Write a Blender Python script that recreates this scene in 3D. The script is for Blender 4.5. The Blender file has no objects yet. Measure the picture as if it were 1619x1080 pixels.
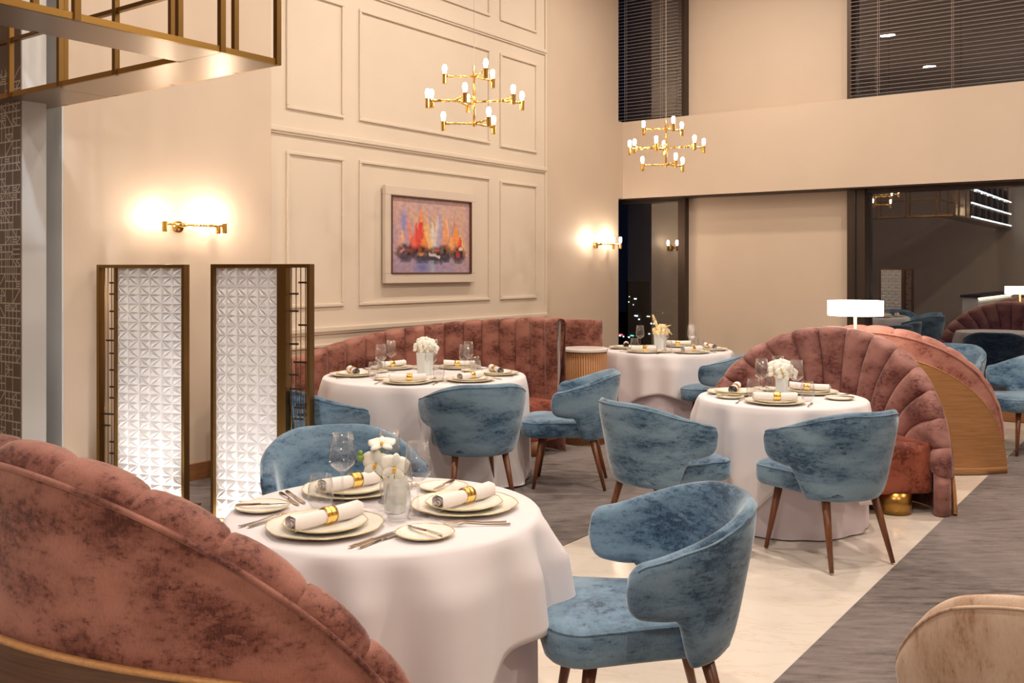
import bpy, bmesh, math, random
from mathutils import Vector, Matrix, noise
R = math.radians
PI = math.pi
random.seed(7)
sc = bpy.context.scene
COL = sc.collection

# ------------------------------------------------------------------ camera
# room frame: x runs along the window wall, y runs along the panelled wall, z up
F_PX = 1510.0
cam_d = bpy.data.cameras.new('camera'); cam = bpy.data.objects.new('camera', cam_d); COL.objects.link(cam)
cam.location = (0, 0, 1.56); cam.rotation_euler = (R(90), 0, R(35.8))
cam_d.sensor_width = 36; cam_d.lens = F_PX * 36 / 1619
cam_d.shift_y = -112 / 1619
cam_d.clip_end = 600
sc.camera = cam

# ------------------------------------------------------------------ world, exposure, large lights
w = bpy.data.worlds.new('night'); sc.world = w; w.use_nodes = True
w.node_tree.nodes['Background'].inputs[0].default_value = (0.004, 0.006, 0.014, 1)
w.node_tree.nodes['Background'].inputs[1].default_value = 1.0
sc.view_settings.view_transform = 'Standard'; sc.view_settings.look = 'None'
sc.view_settings.gamma = 1; sc.view_settings.exposure = 0.17
sc.view_settings.use_curve_mapping = False
sc.cycles.transparent_max_bounces = 24
WARM = (1.0, 0.87, 0.74)
def area(name, loc, size, power, col=WARM, rot=(0, 0, 0)):
    l = bpy.data.lights.new(name, 'AREA'); l.shape = 'DISK'; l.size = size; l.energy = power; l.color = col
    o = bpy.data.objects.new(name, l); o.location = loc; o.rotation_euler = rot; COL.objects.link(o); return o
def spot(name, loc, power, angle=60, blend=0.6, col=WARM, size=0.06, aim=None):
    l = bpy.data.lights.new(name, 'SPOT'); l.energy = power; l.color = col; l.spot_size = R(angle); l.spot_blend = blend; l.shadow_soft_size = size
    o = bpy.data.objects.new(name, l); o.location = loc; COL.objects.link(o)
    if aim is not None:
        o.rotation_euler = (Vector(aim) - Vector(loc)).to_track_quat('-Z', 'Y').to_euler()
    return o
for (x, y, p) in [(-4.2, 3.2, 70), (-4.2, 6.2, 70), (-4.2, 9.2, 70), (-0.6, 1.0, 85), (-0.6, 4.6, 85), (-0.6, 8.2, 85), (2.6, 2.5, 80), (2.6, 7.0, 80)]:
    area('downlight', (x, y, 5.45), 0.22, p)
area('downlight', (-0.2, -1.2, 3.6), 0.5, 60)  # hangs in mid-air behind the camera, well below the ceiling
spot('recess_fill_spot', (-3.3, 2.25, 4.6), 150, 15, 0.5, (0.85, 0.93, 1.0), aim=(-6.35, 3.36, 1.7))  # added cool light that brightens the grey recess wall, no fixture
spot('screen_uplight', (-5.25, 3.05, 0.03), 28, 75, 0.8, (1.0, 0.97, 0.95), aim=(-5.62, 3.72, 0.75))
spot('screen_uplight', (-4.35, 3.05, 0.03), 28, 75, 0.8, (1.0, 0.97, 0.95), aim=(-4.72, 3.80, 0.75))
# picture lights and table spots from the ceiling
for (tx, ty, p) in [(-2.2, 2.33, 42), (-4.8, 5.5, 110), (-2.13, 5.86, 110), (-4.35, 8.65, 110)]:
    spot('table_spot', (tx + 0.2, ty + 0.1, 5.4), p, 30, 0.7, aim=(tx, ty, 0.75))

# ------------------------------------------------------------------ materials
def mat(name):
    m = bpy.data.materials.new(name); m.use_nodes = True
    nt = m.node_tree; return m, nt, nt.nodes['Principled BSDF']
def N(nt, t, **kw):
    n = nt.nodes.new(t)
    for k, v in kw.items():
        if k in n.inputs.keys(): n.inputs[k].default_value = v
        else: setattr(n, k, v)
    return n
def L(nt, a, b): nt.links.new(a, b)
def plain(name, col, rough=0.5, metal=0.0, **kw):
    m, nt, b = mat(name)
    b.inputs['Base Color'].default_value = (*col, 1); b.inputs['Roughness'].default_value = rough; b.inputs['Metallic'].default_value = metal
    for k, v in kw.items(): b.inputs[k].default_value = v
    return m
def emit(name, col, s, base=(1, 1, 1)):
    m, nt, b = mat(name)
    b.inputs['Base Color'].default_value = (*base, 1)
    b.inputs['Emission Color'].default_value = (*col, 1); b.inputs['Emission Strength'].default_value = s
    return m
def ramp(nt, fac, stops):
    r = N(nt, 'ShaderNodeValToRGB'); L(nt, fac, r.inputs[0]); cr = r.color_ramp
    cr.elements[0].position = stops[0][0]; cr.elements[0].color = (*stops[0][1], 1)
    cr.elements[1].position = stops[-1][0]; cr.elements[1].color = (*stops[-1][1], 1)
    for p, c in stops[1:-1]:
        e = cr.elements.new(p); e.color = (*c, 1)
    return r.outputs[0]
def coords(nt, scale=(1, 1, 1), kind='Object', rnd=False):
    tc = N(nt, 'ShaderNodeTexCoord'); mp = N(nt, 'ShaderNodeMapping'); mp.inputs['Scale'].default_value = scale
    L(nt, tc.outputs[kind], mp.inputs[0])
    if rnd:
        oi = N(nt, 'ShaderNodeObjectInfo'); mu = N(nt, 'ShaderNodeMath', operation='MULTIPLY'); mu.inputs[1].default_value = 37.0
        L(nt, oi.outputs['Random'], mu.inputs[0]); cb = N(nt, 'ShaderNodeCombineXYZ')
        L(nt, mu.outputs[0], cb.inputs[0]); L(nt, mu.outputs[0], cb.inputs[1]); L(nt, cb.outputs[0], mp.inputs['Location'])
    return mp.outputs[0]
def noise_tex(nt, vec, scale, detail=4, rough=0.6, dist=0.0):
    n = N(nt, 'ShaderNodeTexNoise'); n.inputs['Scale'].default_value = scale; n.inputs['Detail'].default_value = detail
    n.inputs['Roughness'].default_value = rough; n.inputs['Distortion'].default_value = dist; L(nt, vec, n.inputs['Vector']); return n.outputs['Fac']
def mixc(nt, fac, a, b, mode='MIX'):
    m = N(nt, 'ShaderNodeMix', data_type='RGBA', blend_type=mode)
    if isinstance(fac, float): m.inputs[0].default_value = fac
    else: L(nt, fac, m.inputs[0])
    for i, v in ((6, a), (7, b)):
        if isinstance(v, tuple): m.inputs[i].default_value = (*v, 1)
        else: L(nt, v, m.inputs[i])
    return m.outputs[2]
def bump(nt, b, h, strength=0.3, dist=0.002):
    bp = N(nt, 'ShaderNodeBump'); bp.inputs['Strength'].default_value = strength; bp.inputs['Distance'].default_value = dist
    L(nt, h, bp.inputs['Height']); L(nt, bp.outputs[0], b.inputs['Normal'])
def velvet(name, dark, mid, light, sheen=0.5, stretch=(1.0, 1.0, 2.6), tint=(1, 1, 1), pos=(0.36, 0.47, 0.68)):
    m, nt, b = mat(name)
    v1 = coords(nt, stretch, rnd=True)
    big = noise_tex(nt, v1, 4.5, 2, 0.5)
    fine = noise_tex(nt, v1, 34, 5, 0.75)
    weave = noise_tex(nt, coords(nt, (220, 220, 60)), 1.0, 1, 0.5)
    ad = N(nt, 'ShaderNodeMath', operation='MULTIPLY_ADD'); L(nt, fine, ad.inputs[0]); ad.inputs[1].default_value = 0.62
    mb = N(nt, 'ShaderNodeMath', operation='MULTIPLY'); L(nt, big, mb.inputs[0]); mb.inputs[1].default_value = 0.42
    L(nt, mb.outputs[0], ad.inputs[2])
    c = ramp(nt, big, [(0.36, mid), (0.66, light)])
    fleck = ramp(nt, ad.outputs[0], [(pos[0], (0.9, 0.9, 0.9)), (pos[1], (0.25, 0.25, 0.25)), (pos[2], (0, 0, 0))])
    c = mixc(nt, fleck, c, dark)
    pale = ramp(nt, noise_tex(nt, v1, 17, 4, 0.7), [(0.54, (0, 0, 0)), (0.74, (0.55, 0.55, 0.55))])
    c = mixc(nt, pale, c, light)
    c = mixc(nt, 0.14, c, ramp(nt, weave, [(0.3, dark), (0.7, light)]))
    L(nt, c, b.inputs['Base Color']); b.inputs['Roughness'].default_value = 0.62
    b.inputs['Sheen Weight'].default_value = sheen; b.inputs['Sheen Roughness'].default_value = 0.35
    b.inputs['Sheen Tint'].default_value = (*tint, 1); b.inputs['Specular IOR Level'].default_value = 0.25
    bump(nt, b, ad.outputs[0], 0.35, 0.004)
    return m
M_blue = velvet('blue_velvet', (0.010, 0.030, 0.070), (0.070, 0.150, 0.250), (0.22, 0.34, 0.45), 0.8, (0.7, 0.7, 1.9), (0.85, 0.94, 1.0), (0.415, 0.478, 0.555))
M_rust = velvet('rust_velvet', (0.060, 0.012, 0.009), (0.17, 0.056, 0.040), (0.38, 0.165, 0.125), 0.5, (1, 1, 1.7), (1.0, 0.80, 0.74), (0.43, 0.485, 0.55))
M_mauve = velvet('mauve_velvet', (0.075, 0.018, 0.018), (0.21, 0.080, 0.070), (0.40, 0.20, 0.175), 0.6, (1, 1, 1.7), (1.0, 0.84, 0.80), (0.41, 0.465, 0.54))
M_mauve_lit = velvet('lamplit_mauve_velvet', (0.13, 0.032, 0.028), (0.36, 0.135, 0.11), (0.52, 0.26, 0.21), 0.6, (1, 1, 1.7), (1.0, 0.84, 0.80), (0.38, 0.44, 0.52))  # mauve velvet made lighter and pinker, table lamp's light put into the colour
M_rust_seat = velvet('rust_seat_velvet', (0.07, 0.012, 0.008), (0.25, 0.06, 0.035), (0.34, 0.10, 0.06), 0.4, (1, 1, 1.3), (1.0, 0.6, 0.5), (0.43, 0.485, 0.55))
M_beige = velvet('beige_velvet', (0.30, 0.16, 0.09), (0.50, 0.33, 0.23), (0.66, 0.50, 0.38), 0.5, (1.8, 1.8, 0.5), (1.0, 0.9, 0.82), (0.40, 0.47, 0.56))
def wood(name, a, b_, stretch, rough=0.42, scale=6):
    m, nt, b = mat(name)
    v = coords(nt, stretch)
    n1 = noise_tex(nt, v, scale, 6, 0.65, 0.4)
    L(nt, ramp(nt, n1, [(0.3, a), (0.68, b_)]), b.inputs['Base Color']); b.inputs['Roughness'].default_value = rough
    bump(nt, b, n1, 0.12, 0.001); return m
M_oak = wood('oak_veneer', (0.26, 0.115, 0.04), (0.42, 0.21, 0.085), (0.7, 0.7, 22))
M_oak_shade = wood('shaded_oak_veneer', (0.045, 0.018, 0.008), (0.12, 0.05, 0.02), (0.7, 0.7, 22))  # same oak as the other booths, with shade put into the colour
M_oak_edge_lit = wood('oak_edge_lit', (0.34, 0.15, 0.05), (0.5, 0.26, 0.10), (14, 14, 14))  # veneer edge, the light it catches put into a paler colour
M_oak_v = wood('oak_tambour', (0.28, 0.12, 0.04), (0.44, 0.21, 0.08), (9, 9, 0.6))
M_walnut = wood('walnut_leg', (0.10, 0.030, 0.011), (0.22, 0.075, 0.028), (9, 9, 0.8), 0.35)
M_base = wood('baseboard_wood', (0.20, 0.08, 0.03), (0.32, 0.14, 0.055), (0.5, 0.5, 10))
M_gold = plain('polished_gold', (0.95, 0.62, 0.18), 0.16, 1.0)
M_brass = plain('antique_brass', (0.24, 0.135, 0.042), 0.38, 1.0)
M_brass_hi = plain('brushed_brass', (0.42, 0.24, 0.065), 0.3, 1.0)
M_bronze = plain('bronze_plate', (0.33, 0.255, 0.19), 0.34, 0.9)
M_bronze_dk = plain('dark_bronze', (0.06, 0.04, 0.03), 0.45, 0.7)
M_silver = plain('silver', (0.86, 0.80, 0.74), 0.12, 1.0)
M_black = plain('black_frame', (0.012, 0.010, 0.009), 0.4)
M_porc = plain('porcelain', (0.80, 0.77, 0.70), 0.18, 0.0)
M_rim = plain('gilt_rim', (0.75, 0.60, 0.28), 0.3, 0.6)
M_napkin = plain('napkin_linen', (0.80, 0.74, 0.72), 0.85)
M_vase = plain('frosted_vase', (0.82, 0.79, 0.76), 0.35, 0.0)
M_vase.node_tree.nodes['Principled BSDF'].inputs['Subsurface Weight'].default_value = 0.3
M_stone = plain('white_stone', (0.78, 0.72, 0.68), 0.25)
M_petal = plain('orchid_petal', (0.86, 0.82, 0.72), 0.55); M_petal.node_tree.nodes['Principled BSDF'].inputs['Subsurface Weight'].default_value = 0.2
M_petal_y = plain('cream_petal', (0.85, 0.66, 0.33), 0.55)
M_yellow = plain('orchid_lip', (0.80, 0.42, 0.03), 0.5)
M_green = plain('stem_green', (0.22, 0.32, 0.05), 0.5)
M_cord = plain('blind_cord', (0.55, 0.48, 0.44), 0.7)
M_slat = plain('blind_slat', (0.52, 0.43, 0.38), 0.45)
M_bulb = emit('frosted_bulb', (1.0, 0.80, 0.58), 40)
M_bulb_s = emit('sconce_bulb', (1.0, 0.85, 0.66), 170)
M_shade = emit('lamp_shade_lit', (1.0, 0.86, 0.68), 9)
M_led = emit('cool_led', (0.75, 0.87, 1.0), 12)
M_ledw = emit('white_led', (1.0, 0.96, 0.9), 60)
def glass(name, col=(1, 1, 1)):
    m = bpy.data.materials.new(name); m.use_nodes = True; nt = m.node_tree
    nt.nodes.remove(nt.nodes['Principled BSDF']); out = nt.nodes['Material Output']
    g = N(nt, 'ShaderNodeBsdfGlossy'); g.inputs['Roughness'].default_value = 0.0
    t = N(nt, 'ShaderNodeBsdfTransparent'); t.inputs['Color'].default_value = (*col, 1); mx = N(nt, 'ShaderNodeMixShader')
    fr = N(nt, 'ShaderNodeLayerWeight'); fr.inputs['Blend'].default_value = 0.5; pw = N(nt, 'ShaderNodeMath', operation='POWER'); pw.inputs[1].default_value = 3.2; L(nt, fr.outputs['Facing'], pw.inputs[0])
    ma = N(nt, 'ShaderNodeMath', operation='MULTIPLY_ADD'); ma.inputs[1].default_value = 0.62; ma.inputs[2].default_value = 0.07; L(nt, pw.outputs[0], ma.inputs[0]); L(nt, ma.outputs[0], mx.inputs[0])
    L(nt, t.outputs[0], mx.inputs[1]); L(nt, g.outputs[0], mx.inputs[2]); L(nt, mx.outputs[0], out.inputs[0]); return m
M_glass = glass('drinking_glass', (0.98, 0.98, 0.98))
def window_glass():
    m = bpy.data.materials.new('window_glass'); m.use_nodes = True; nt = m.node_tree
    nt.nodes.remove(nt.nodes['Principled BSDF']); out = nt.nodes['Material Output']
    g = N(nt, 'ShaderNodeBsdfGlossy'); g.inputs['Roughness'].default_value = 0.0; g.inputs['Color'].default_value = (0.85, 0.83, 0.78, 1)
    t = N(nt, 'ShaderNodeBsdfTransparent'); t.inputs['Color'].default_value = (0.75, 0.78, 0.8, 1)
    mx = N(nt, 'ShaderNodeMixShader'); mx.inputs[0].default_value = 0.24
    L(nt, t.outputs[0], mx.inputs[1]); L(nt, g.outputs[0], mx.inputs[2]); L(nt, mx.outputs[0], out.inputs[0]); return m
M_win = window_glass()
def wall_mat(name, col, n=0.03):
    m, nt, b = mat(name)
    v = noise_tex(nt, coords(nt), 1.3, 3, 0.5)
    d = tuple(c * (1 - n) for c in col); u = tuple(min(1, c * (1 + n)) for c in col)
    L(nt, ramp(nt, v, [(0.3, d), (0.7, u)]), b.inputs['Base Color']); b.inputs['Roughness'].default_value = 0.6
    bump(nt, b, noise_tex(nt, coords(nt), 180, 2, 0.5), 0.05, 0.001); return m
M_wall = wall_mat('cream_paint', (0.66, 0.56, 0.455))
M_wall2 = wall_mat('beige_paint', (0.60, 0.48, 0.375))
M_grey = wall_mat('grey_paint', (0.60, 0.60, 0.60))
M_ceil = wall_mat('ceiling_paint', (0.62, 0.55, 0.48))
def carpet():
    m, nt, b = mat('grey_carpet')
    v = coords(nt, (9, 1.6, 1), 'Object')
    rot = N(nt, 'ShaderNodeMapping'); rot.inputs['Rotation'].default_value = (0, 0, R(-35.8)); tc = N(nt, 'ShaderNodeTexCoord')
    L(nt, tc.outputs['Object'], rot.inputs[0]); mp = N(nt, 'ShaderNodeMapping'); mp.inputs['Scale'].default_value = (1.9, 9, 1); L(nt, rot.outputs[0], mp.inputs[0])
    n1 = noise_tex(nt, mp.outputs[0], 2.6, 6, 0.75)
    n2 = noise_tex(nt, coords(nt), 0.9, 3, 0.6)
    n3 = noise_tex(nt, coords(nt), 420, 2, 0.5)
    c1 = ramp(nt, n1, [(0.33, (0.035, 0.028, 0.027)), (0.43, (0.13, 0.105, 0.10)), (0.62, (0.24, 0.20, 0.19))])
    c = mixc(nt, ramp(nt, n2, [(0.4, (0, 0, 0)), (0.65, (0.6, 0.6, 0.6))]), c1, (0.27, 0.235, 0.225))
    c = mixc(nt, 0.16, c, ramp(nt, n3, [(0.3, (0.05, 0.04, 0.04)), (0.7, (0.36, 0.32, 0.31))]))
    L(nt, c, b.inputs['Base Color']); b.inputs['Roughness'].default_value = 0.95; b.inputs['Specular IOR Level'].default_value = 0.1
    bump(nt, b, n3, 0.5, 0.004); return m
M_carpet = carpet()
def marble():
    m, nt, b = mat('cream_marble')
    tc = N(nt, 'ShaderNodeTexCoord'); rot = N(nt, 'ShaderNodeMapping'); rot.inputs['Rotation'].default_value = (0, 0, R(-30)); L(nt, tc.outputs['Object'], rot.inputs[0]); mp = N(nt, 'ShaderNodeMapping'); mp.inputs['Scale'].default_value = (0.7, 2.6, 1); L(nt, rot.outputs[0], mp.inputs[0])
    n = noise_tex(nt, mp.outputs[0], 2.4, 8, 0.66, 0.5)
    ab = N(nt, 'ShaderNodeMath', operation='SUBTRACT'); L(nt, n, ab.inputs[0]); ab.inputs[1].default_value = 0.5
    a2 = N(nt, 'ShaderNodeMath', operation='ABSOLUTE'); L(nt, ab.outputs[0], a2.inputs[0])
    c = ramp(nt, a2.outputs[0], [(0.0, (0.60, 0.50, 0.41)), (0.004, (0.71, 0.62, 0.53)), (0.03, (0.74, 0.66, 0.58))])
    L(nt, c, b.inputs['Base Color']); b.inputs['Roughness'].default_value = 0.16; return m
M_marble = marble()
def cloth_mat():
    m, nt, b = mat('white_linen')
    L(nt, ramp(nt, noise_tex(nt, coords(nt), 2, 3), [(0.3, (0.71, 0.665, 0.69)), (0.7, (0.77, 0.725, 0.74))]), b.inputs['Base Color'])
    b.inputs['Roughness'].default_value = 0.85; b.inputs['Sheen Weight'].default_value = 0.15
    bump(nt, b, noise_tex(nt, coords(nt), 500, 1), 0.1, 0.0006); return m
M_cloth = cloth_mat()
M_skirt = plain('lilac_white_skirt', (0.70, 0.62, 0.68), 0.85)
M_screen = plain('white_relief_panel', (0.86, 0.84, 0.84), 0.5)

# ------------------------------------------------------------------ helpers
def link(name, me, m=None, parent=None, smooth=True):
    if m is not None: me.materials.append(m)
    if smooth:
        for p in me.polygons: p.use_smooth = True
    o = bpy.data.objects.new(name, me); COL.objects.link(o)
    if parent is not None: o.parent = parent
    return o
def mesh(name, vs, fs, m=None, parent=None, smooth=True):
    me = bpy.data.meshes.new(name); me.from_pydata([tuple(v) for v in vs], [], fs); me.update()
    return link(name, me, m, parent, smooth)
def bmobj(name, bm, m=None, parent=None, smooth=False):
    me = bpy.data.meshes.new(name); bmesh.ops.recalc_face_normals(bm, faces=bm.faces[:]); bm.to_mesh(me); bm.free()
    return link(name, me, m, parent, smooth)
def tag(o, label=None, cat=None, group=None, kind=None):
    if label: o['label'] = label
    if cat: o['category'] = cat
    if group: o['group'] = group
    if kind: o['kind'] = kind
    return o
def empty(name, loc=(0, 0, 0), rz=0.0, label=None, cat=None, group=None, kind=None):
    o = bpy.data.objects.new(name, None); o.empty_display_size = 0.1; COL.objects.link(o)
    o.location = loc; o.rotation_euler = (0, 0, rz); return tag(o, label, cat, group, kind)
def bx(bm, x0, x1, y0, y1, z0, z1, bev=0.0):
    r = bmesh.ops.create_cube(bm, size=1.0)
    for v in r['verts']:
        v.co = Vector(((v.co.x + .5) * (x1 - x0) + x0, (v.co.y + .5) * (y1 - y0) + y0, (v.co.z + .5) * (z1 - z0) + z0))
    if bev > 0:
        es = set(e for v in r['verts'] for e in v.link_edges)
        bmesh.ops.bevel(bm, geom=list(es), offset=bev, segments=2, profile=0.6, affect='EDGES')
def box(name, x0, x1, y0, y1, z0, z1, m, parent=None, bev=0.0):
    bm = bmesh.new(); bx(bm, x0, x1, y0, y1, z0, z1, bev); return bmobj(name, bm, m, parent)
def cyl(bm, p0, p1, r0, r1=None, seg=16, caps=True):
    p0 = Vector(p0); p1 = Vector(p1); r1 = r0 if r1 is None else r1
    d = p1 - p0; q = d.to_track_quat('Z', 'Y').to_matrix().to_4x4(); mt = Matrix.Translation((p0 + p1) / 2) @ q
    bmesh.ops.create_cone(bm, cap_ends=caps, segments=seg, radius1=r0, radius2=r1, depth=d.length, matrix=mt)
def ball(bm, c, r, seg=12, sc_=(1, 1, 1)):
    bmesh.ops.create_uvsphere(bm, u_segments=seg, v_segments=max(6, seg // 2), radius=r, matrix=Matrix.Translation(c) @ Matrix.Diagonal((*sc_, 1)))
def lathe(prof, seg=32, closed=False):
    vs, fs = [], []
    n = len(prof)
    for i in range(seg):
        a = 2 * PI * i / seg
        for (r, z) in prof: vs.append((r * math.cos(a), r * math.sin(a), z))
    for i in range(seg):
        j = (i + 1) % seg
        for k in range(n if closed else n - 1):
            k2 = (k + 1) % n
            fs.append((i * n + k, j * n + k, j * n + k2, i * n + k2))
    return vs, fs
def tube_mesh(pts, r, seg=8, closed=False):
    vs, fs = [], []; n = len(pts); P = [Vector(p) for p in pts]
    up = Vector((0, 0, 1)); prev = None
    for i in range(n):
        a = P[(i - 1) % n] if (closed or i > 0) else P[0]; b = P[(i + 1) % n] if (closed or i < n - 1) else P[-1]
        t = (b - a).normalized()
        if prev is None:
            u = t.cross(up); u = u if u.length > 1e-3 else t.cross(Vector((1, 0, 0)))
        else: u = prev - t * prev.dot(t)
        u.normalize(); prev = u; v = t.cross(u)
        rr = r[i] if isinstance(r, (list, tuple)) else r
        for k in range(seg):
            an = 2 * PI * k / seg; vs.append(P[i] + (u * math.cos(an) + v * math.sin(an)) * rr)
    m = n if closed else n - 1
    for i in range(m):
        j = (i + 1) % n
        for k in range(seg):
            k2 = (k + 1) % seg; fs.append((i * seg + k, i * seg + k2, j * seg + k2, j * seg + k))
    if not closed:
        fs.append(tuple(range(seg))[::-1]); fs.append(tuple((n - 1) * seg + k for k in range(seg)))
    return vs, fs
def kids(o): return [c for c in COL.objects if c.parent == o]
def copy_tree(o, parent=None):
    c = o.copy(); COL.objects.link(c)
    if parent is not None: c.parent = parent
    for ch in list(CH.get(o.name, [])): copy_tree(ch, c)
    return c
CH = {}
def index_children(o):
    CH[o.name] = list(o.children)
    for c in o.children: index_children(c)
def smooth(u):
    u = max(0.0, min(1.0, u)); return u * u * (3 - 2 * u)
def cam_xy(X, Y): return (0.8111 * X - 0.5850 * Y, 0.5850 * X + 0.8111 * Y)

# ------------------------------------------------------------------ floor
fl = empty('floor', kind='structure')
box('marble_strip', -2.93, -1.31, -3.5, 10.98, -0.05, 0.0, M_marble, fl)
box('carpet', -7.6, -2.93, -3.5, 12.3, -0.05, 0.004, M_carpet, fl)
box('carpet', -1.31, 5.0, -3.5, 11.3, -0.05, 0.004, M_carpet, fl)
tag(box('ceiling', -7.6, 5.0, -3.5, 12.3, 5.6, 5.7, M_ceil), kind='structure')

# ------------------------------------------------------------------ walls
WX = -6.1
wl = box('wall_left', -6.5, WX, 5.10, 9.12, 0, 5.6, M_wall); tag(wl, kind='structure')
wl2 = box('wall_left_pier', -6.5, WX - 0.03, 9.12, 10.86, 0, 5.6, M_wall2); tag(wl2, kind='structure')
wl3 = box('wall_left_sconce', -6.5, WX + 0.03, 3.373, 5.10, 0, 5.6, M_wall2); tag(wl3, kind='structure')
# pier runs on to the beam between the window levels only
tag(box('wall_left_pier_return', -6.5, WX - 0.03, 10.86, 11.05, 2.50, 3.50, M_wall2), kind='structure')
def frame_strip(bm, y0, y1, z0, z1, wd=0.028, dp=0.018):
    for (a, b, c, d) in ((y0, y1, z0, z0 + wd), (y0, y1, z1 - wd, z1), (y0, y0 + wd, z0 + wd, z1 - wd), (y1 - wd, y1, z0 + wd, z1 - wd)):
        bx(bm, WX - 0.001, WX + dp, a, b, c, d, 0.006)
for (a, b, c, d) in [(5.28, 5.93, 1.249, 2.548), (6.116, 8.052, 1.249, 2.548), (8.232, 8.929, 1.249, 2.53), (5.28, 5.93, 2.895, 3.90), (6.116, 8.052, 2.90, 3.90), (8.232, 8.929, 2.888, 3.90),
                     (5.28, 5.93, 4.245, 5.4), (6.116, 8.052, 4.245, 5.4), (8.232, 8.929, 4.245, 5.4), (5.28, 5.93, 0.2, 0.93), (6.116, 8.052, 0.2, 0.93), (8.232, 8.929, 0.2, 0.93)]:
    bm = bmesh.new(); frame_strip(bm, a, b, c, d); bmobj('panel_moulding', bm, M_wall, wl)
for z in (1.055, 2.72, 4.07):
    bm = bmesh.new(); bx(bm, WX - 0.001, WX + 0.028, 5.10, 9.12, z - 0.022, z + 0.022, 0.008); bx(bm, WX - 0.001, WX + 0.016, 5.10, 9.12, z - 0.04, z - 0.022, 0.003); bmobj('rail_moulding', bm, M_wall, wl)
bm = bmesh.new(); bx(bm, WX - 0.001, WX + 0.02, 9.09, 9.12, 0, 5.6, 0.005); bmobj('edge_moulding', bm, M_wall, wl)
tag(box('baseboard_left', WX + 0.03, WX + 0.055, 3.373, 5.10, 0.0, 0.13, M_base, bev=0.004), kind='structure')
tag(box('trim_1', WX, WX + 0.02, 5.10, 9.12, 0.0, 0.13, M_base, bev=0.004), kind='structure')
# recess wall at the far left and the patterned wall
tag(box('wall_recess', -7.6, WX + 0.029, 3.36, 3.5, 0, 5.6, M_grey), kind='structure')
wp = box('wall_patterned', -7.6, -5.78, 2.95, 3.10, 0, 5.6, M_grey); tag(wp, kind='structure')
box('lacquer_panel', -7.6, -5.782, 2.944, 2.95, 0, 5.6, plain('taupe_lacquer', (0.27, 0.215, 0.185), 0.5), wp)
def pattern():
    rnd = random.Random(3); bm = bmesh.new(); t = 0.0042; cnt = [0]
    def line(x0, z0, x1, z1):
        dx, dz = x1 - x0, z1 - z0; l = math.hypot(dx, dz); cnt[0] += 1
        y0 = 2.9425 - (0.0004 if abs(dx) < 1e-6 else (0.0002 if abs(dz) < 1e-6 else 0.0006))
        nx, nz = -dz / l * t, dx / l * t
        v = [bm.verts.new((a, y0, b)) for a, b in ((x0 + nx, z0 + nz), (x1 + nx, z1 + nz), (x1 - nx, z1 - nz), (x0 - nx, z0 - nz))]
        bm.faces.new(v)
    def leaf(x, z, s):
        line(x, z, x, z + s); line(x, z, x + s, z); k = rnd.random()
        if k < .16: line(x + t, z + t, x + s - t, z + s - t)
        elif k < .30: line(x + s - t, z + t, x + t, z + s - t)
        elif k < .38: line(x + s / 2, z + t, x + s / 2, z + s - t)
        elif k < .46: line(x + t, z + s / 3, x + s - t, z + s / 3); line(x + t, z + 2 * s / 3, x + s - t, z + 2 * s / 3)
    def cell(x, z, s, dep):
        if dep == 0 or (dep < 2 and rnd.random() < .28): leaf(x, z, s); return
        for i in (0, 1):
            for j in (0, 1): cell(x + i * s / 2, z + j * s / 2, s / 2, dep - 1)
    for i in range(3):
        for j in range(15): cell(-5.785 - 0.18 * (i + 1), 0.1 + j * 0.18, 0.18, 2)
    o = bmobj('lattice_lines', bm, plain('ivory_line', (0.86, 0.80, 0.73), 0.5), wp); tag(o, kind='stuff'); return o
pattern()
# window wall
YF, YG = 10.98, 11.32   # beam face, glass plane
YP = 11.27
tag(box('wall_front_beam', -6.13, 5.0, YF, 11.6, 2.50, 3.50, M_wall2), kind='structure')
tag(box('wall_front_panel', -5.33, -3.30, YP, 11.5, 0, 2.50, M_wall2), kind='structure')
tag(box('wall_front_panel_upper', -5.33, -3.30, YP, 11.5, 3.50, 5.6, M_wall2), kind='structure')
tag(box('wall_front_plinth', -6.1, 5.0, 11.2, 11.6, -0.05, 0.10, M_base), kind='structure')
tag(box('baseboard_front', -5.33, 5.0, 11.0, 11.2, 0, 0.16, M_base), kind='structure')
tag(box('trim_2', -6.13, 5.0, YF + 0.02, YP, 2.485, 2.50, M_bronze_dk), kind='structure')
tag(box('wall_right', 5.0, 5.1, -3.5, 11.6, 0, 5.6, M_wall2), kind='structure')
tag(box('wall_back', -7.6, 5.0, -3.6, -3.5, 0, 5.6, M_wall2), kind='structure')
tag(box('wall_left_rear', -7.7, -7.6, -3.5, 12.3, 0, 5.6, M_wall2), kind='structure')
def window(name, x0, x1, z0, z1, fr=0.06, lf=None, rf=None):
    o = empty(name, (0, 0, 0), kind='structure')
    lf = fr if lf is None else lf; rf = fr if rf is None else rf
    if lf > 0: box('frame', x0, x0 + lf, 11.16, 11.4, z0, z1, M_bronze_dk, o, 0.004)
    if rf > 0: box('frame', x1 - rf, x1, 11.16, 11.4, z0, z1, M_bronze_dk, o, 0.004)
    box('frame', x0 + lf, x1 - rf, 11.20, 11.4, z1 - 0.05, z1, M_bronze_dk, o, 0.003)
    box('frame', x0 + lf, x1 - rf, 11.20, 11.4, z0, z0 + 0.05, M_bronze_dk, o, 0.003)
    box('pane', x0 + lf, x1 - rf, YG, YG + 0.002, z0 + 0.05, z1 - 0.05, M_win, o)
    return o
window('window_1', -7.4, -5.33, 0.10, 2.50, lf=0, rf=0.10)
window('window_2', -3.30, 5.0, 0.10, 2.50, lf=0.20)
window('window_3', -7.4, -5.33, 3.50, 5.6, lf=0, rf=0.05)
window('window_4', -3.30, 5.0, 3.50, 5.6, lf=0.05)
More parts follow.
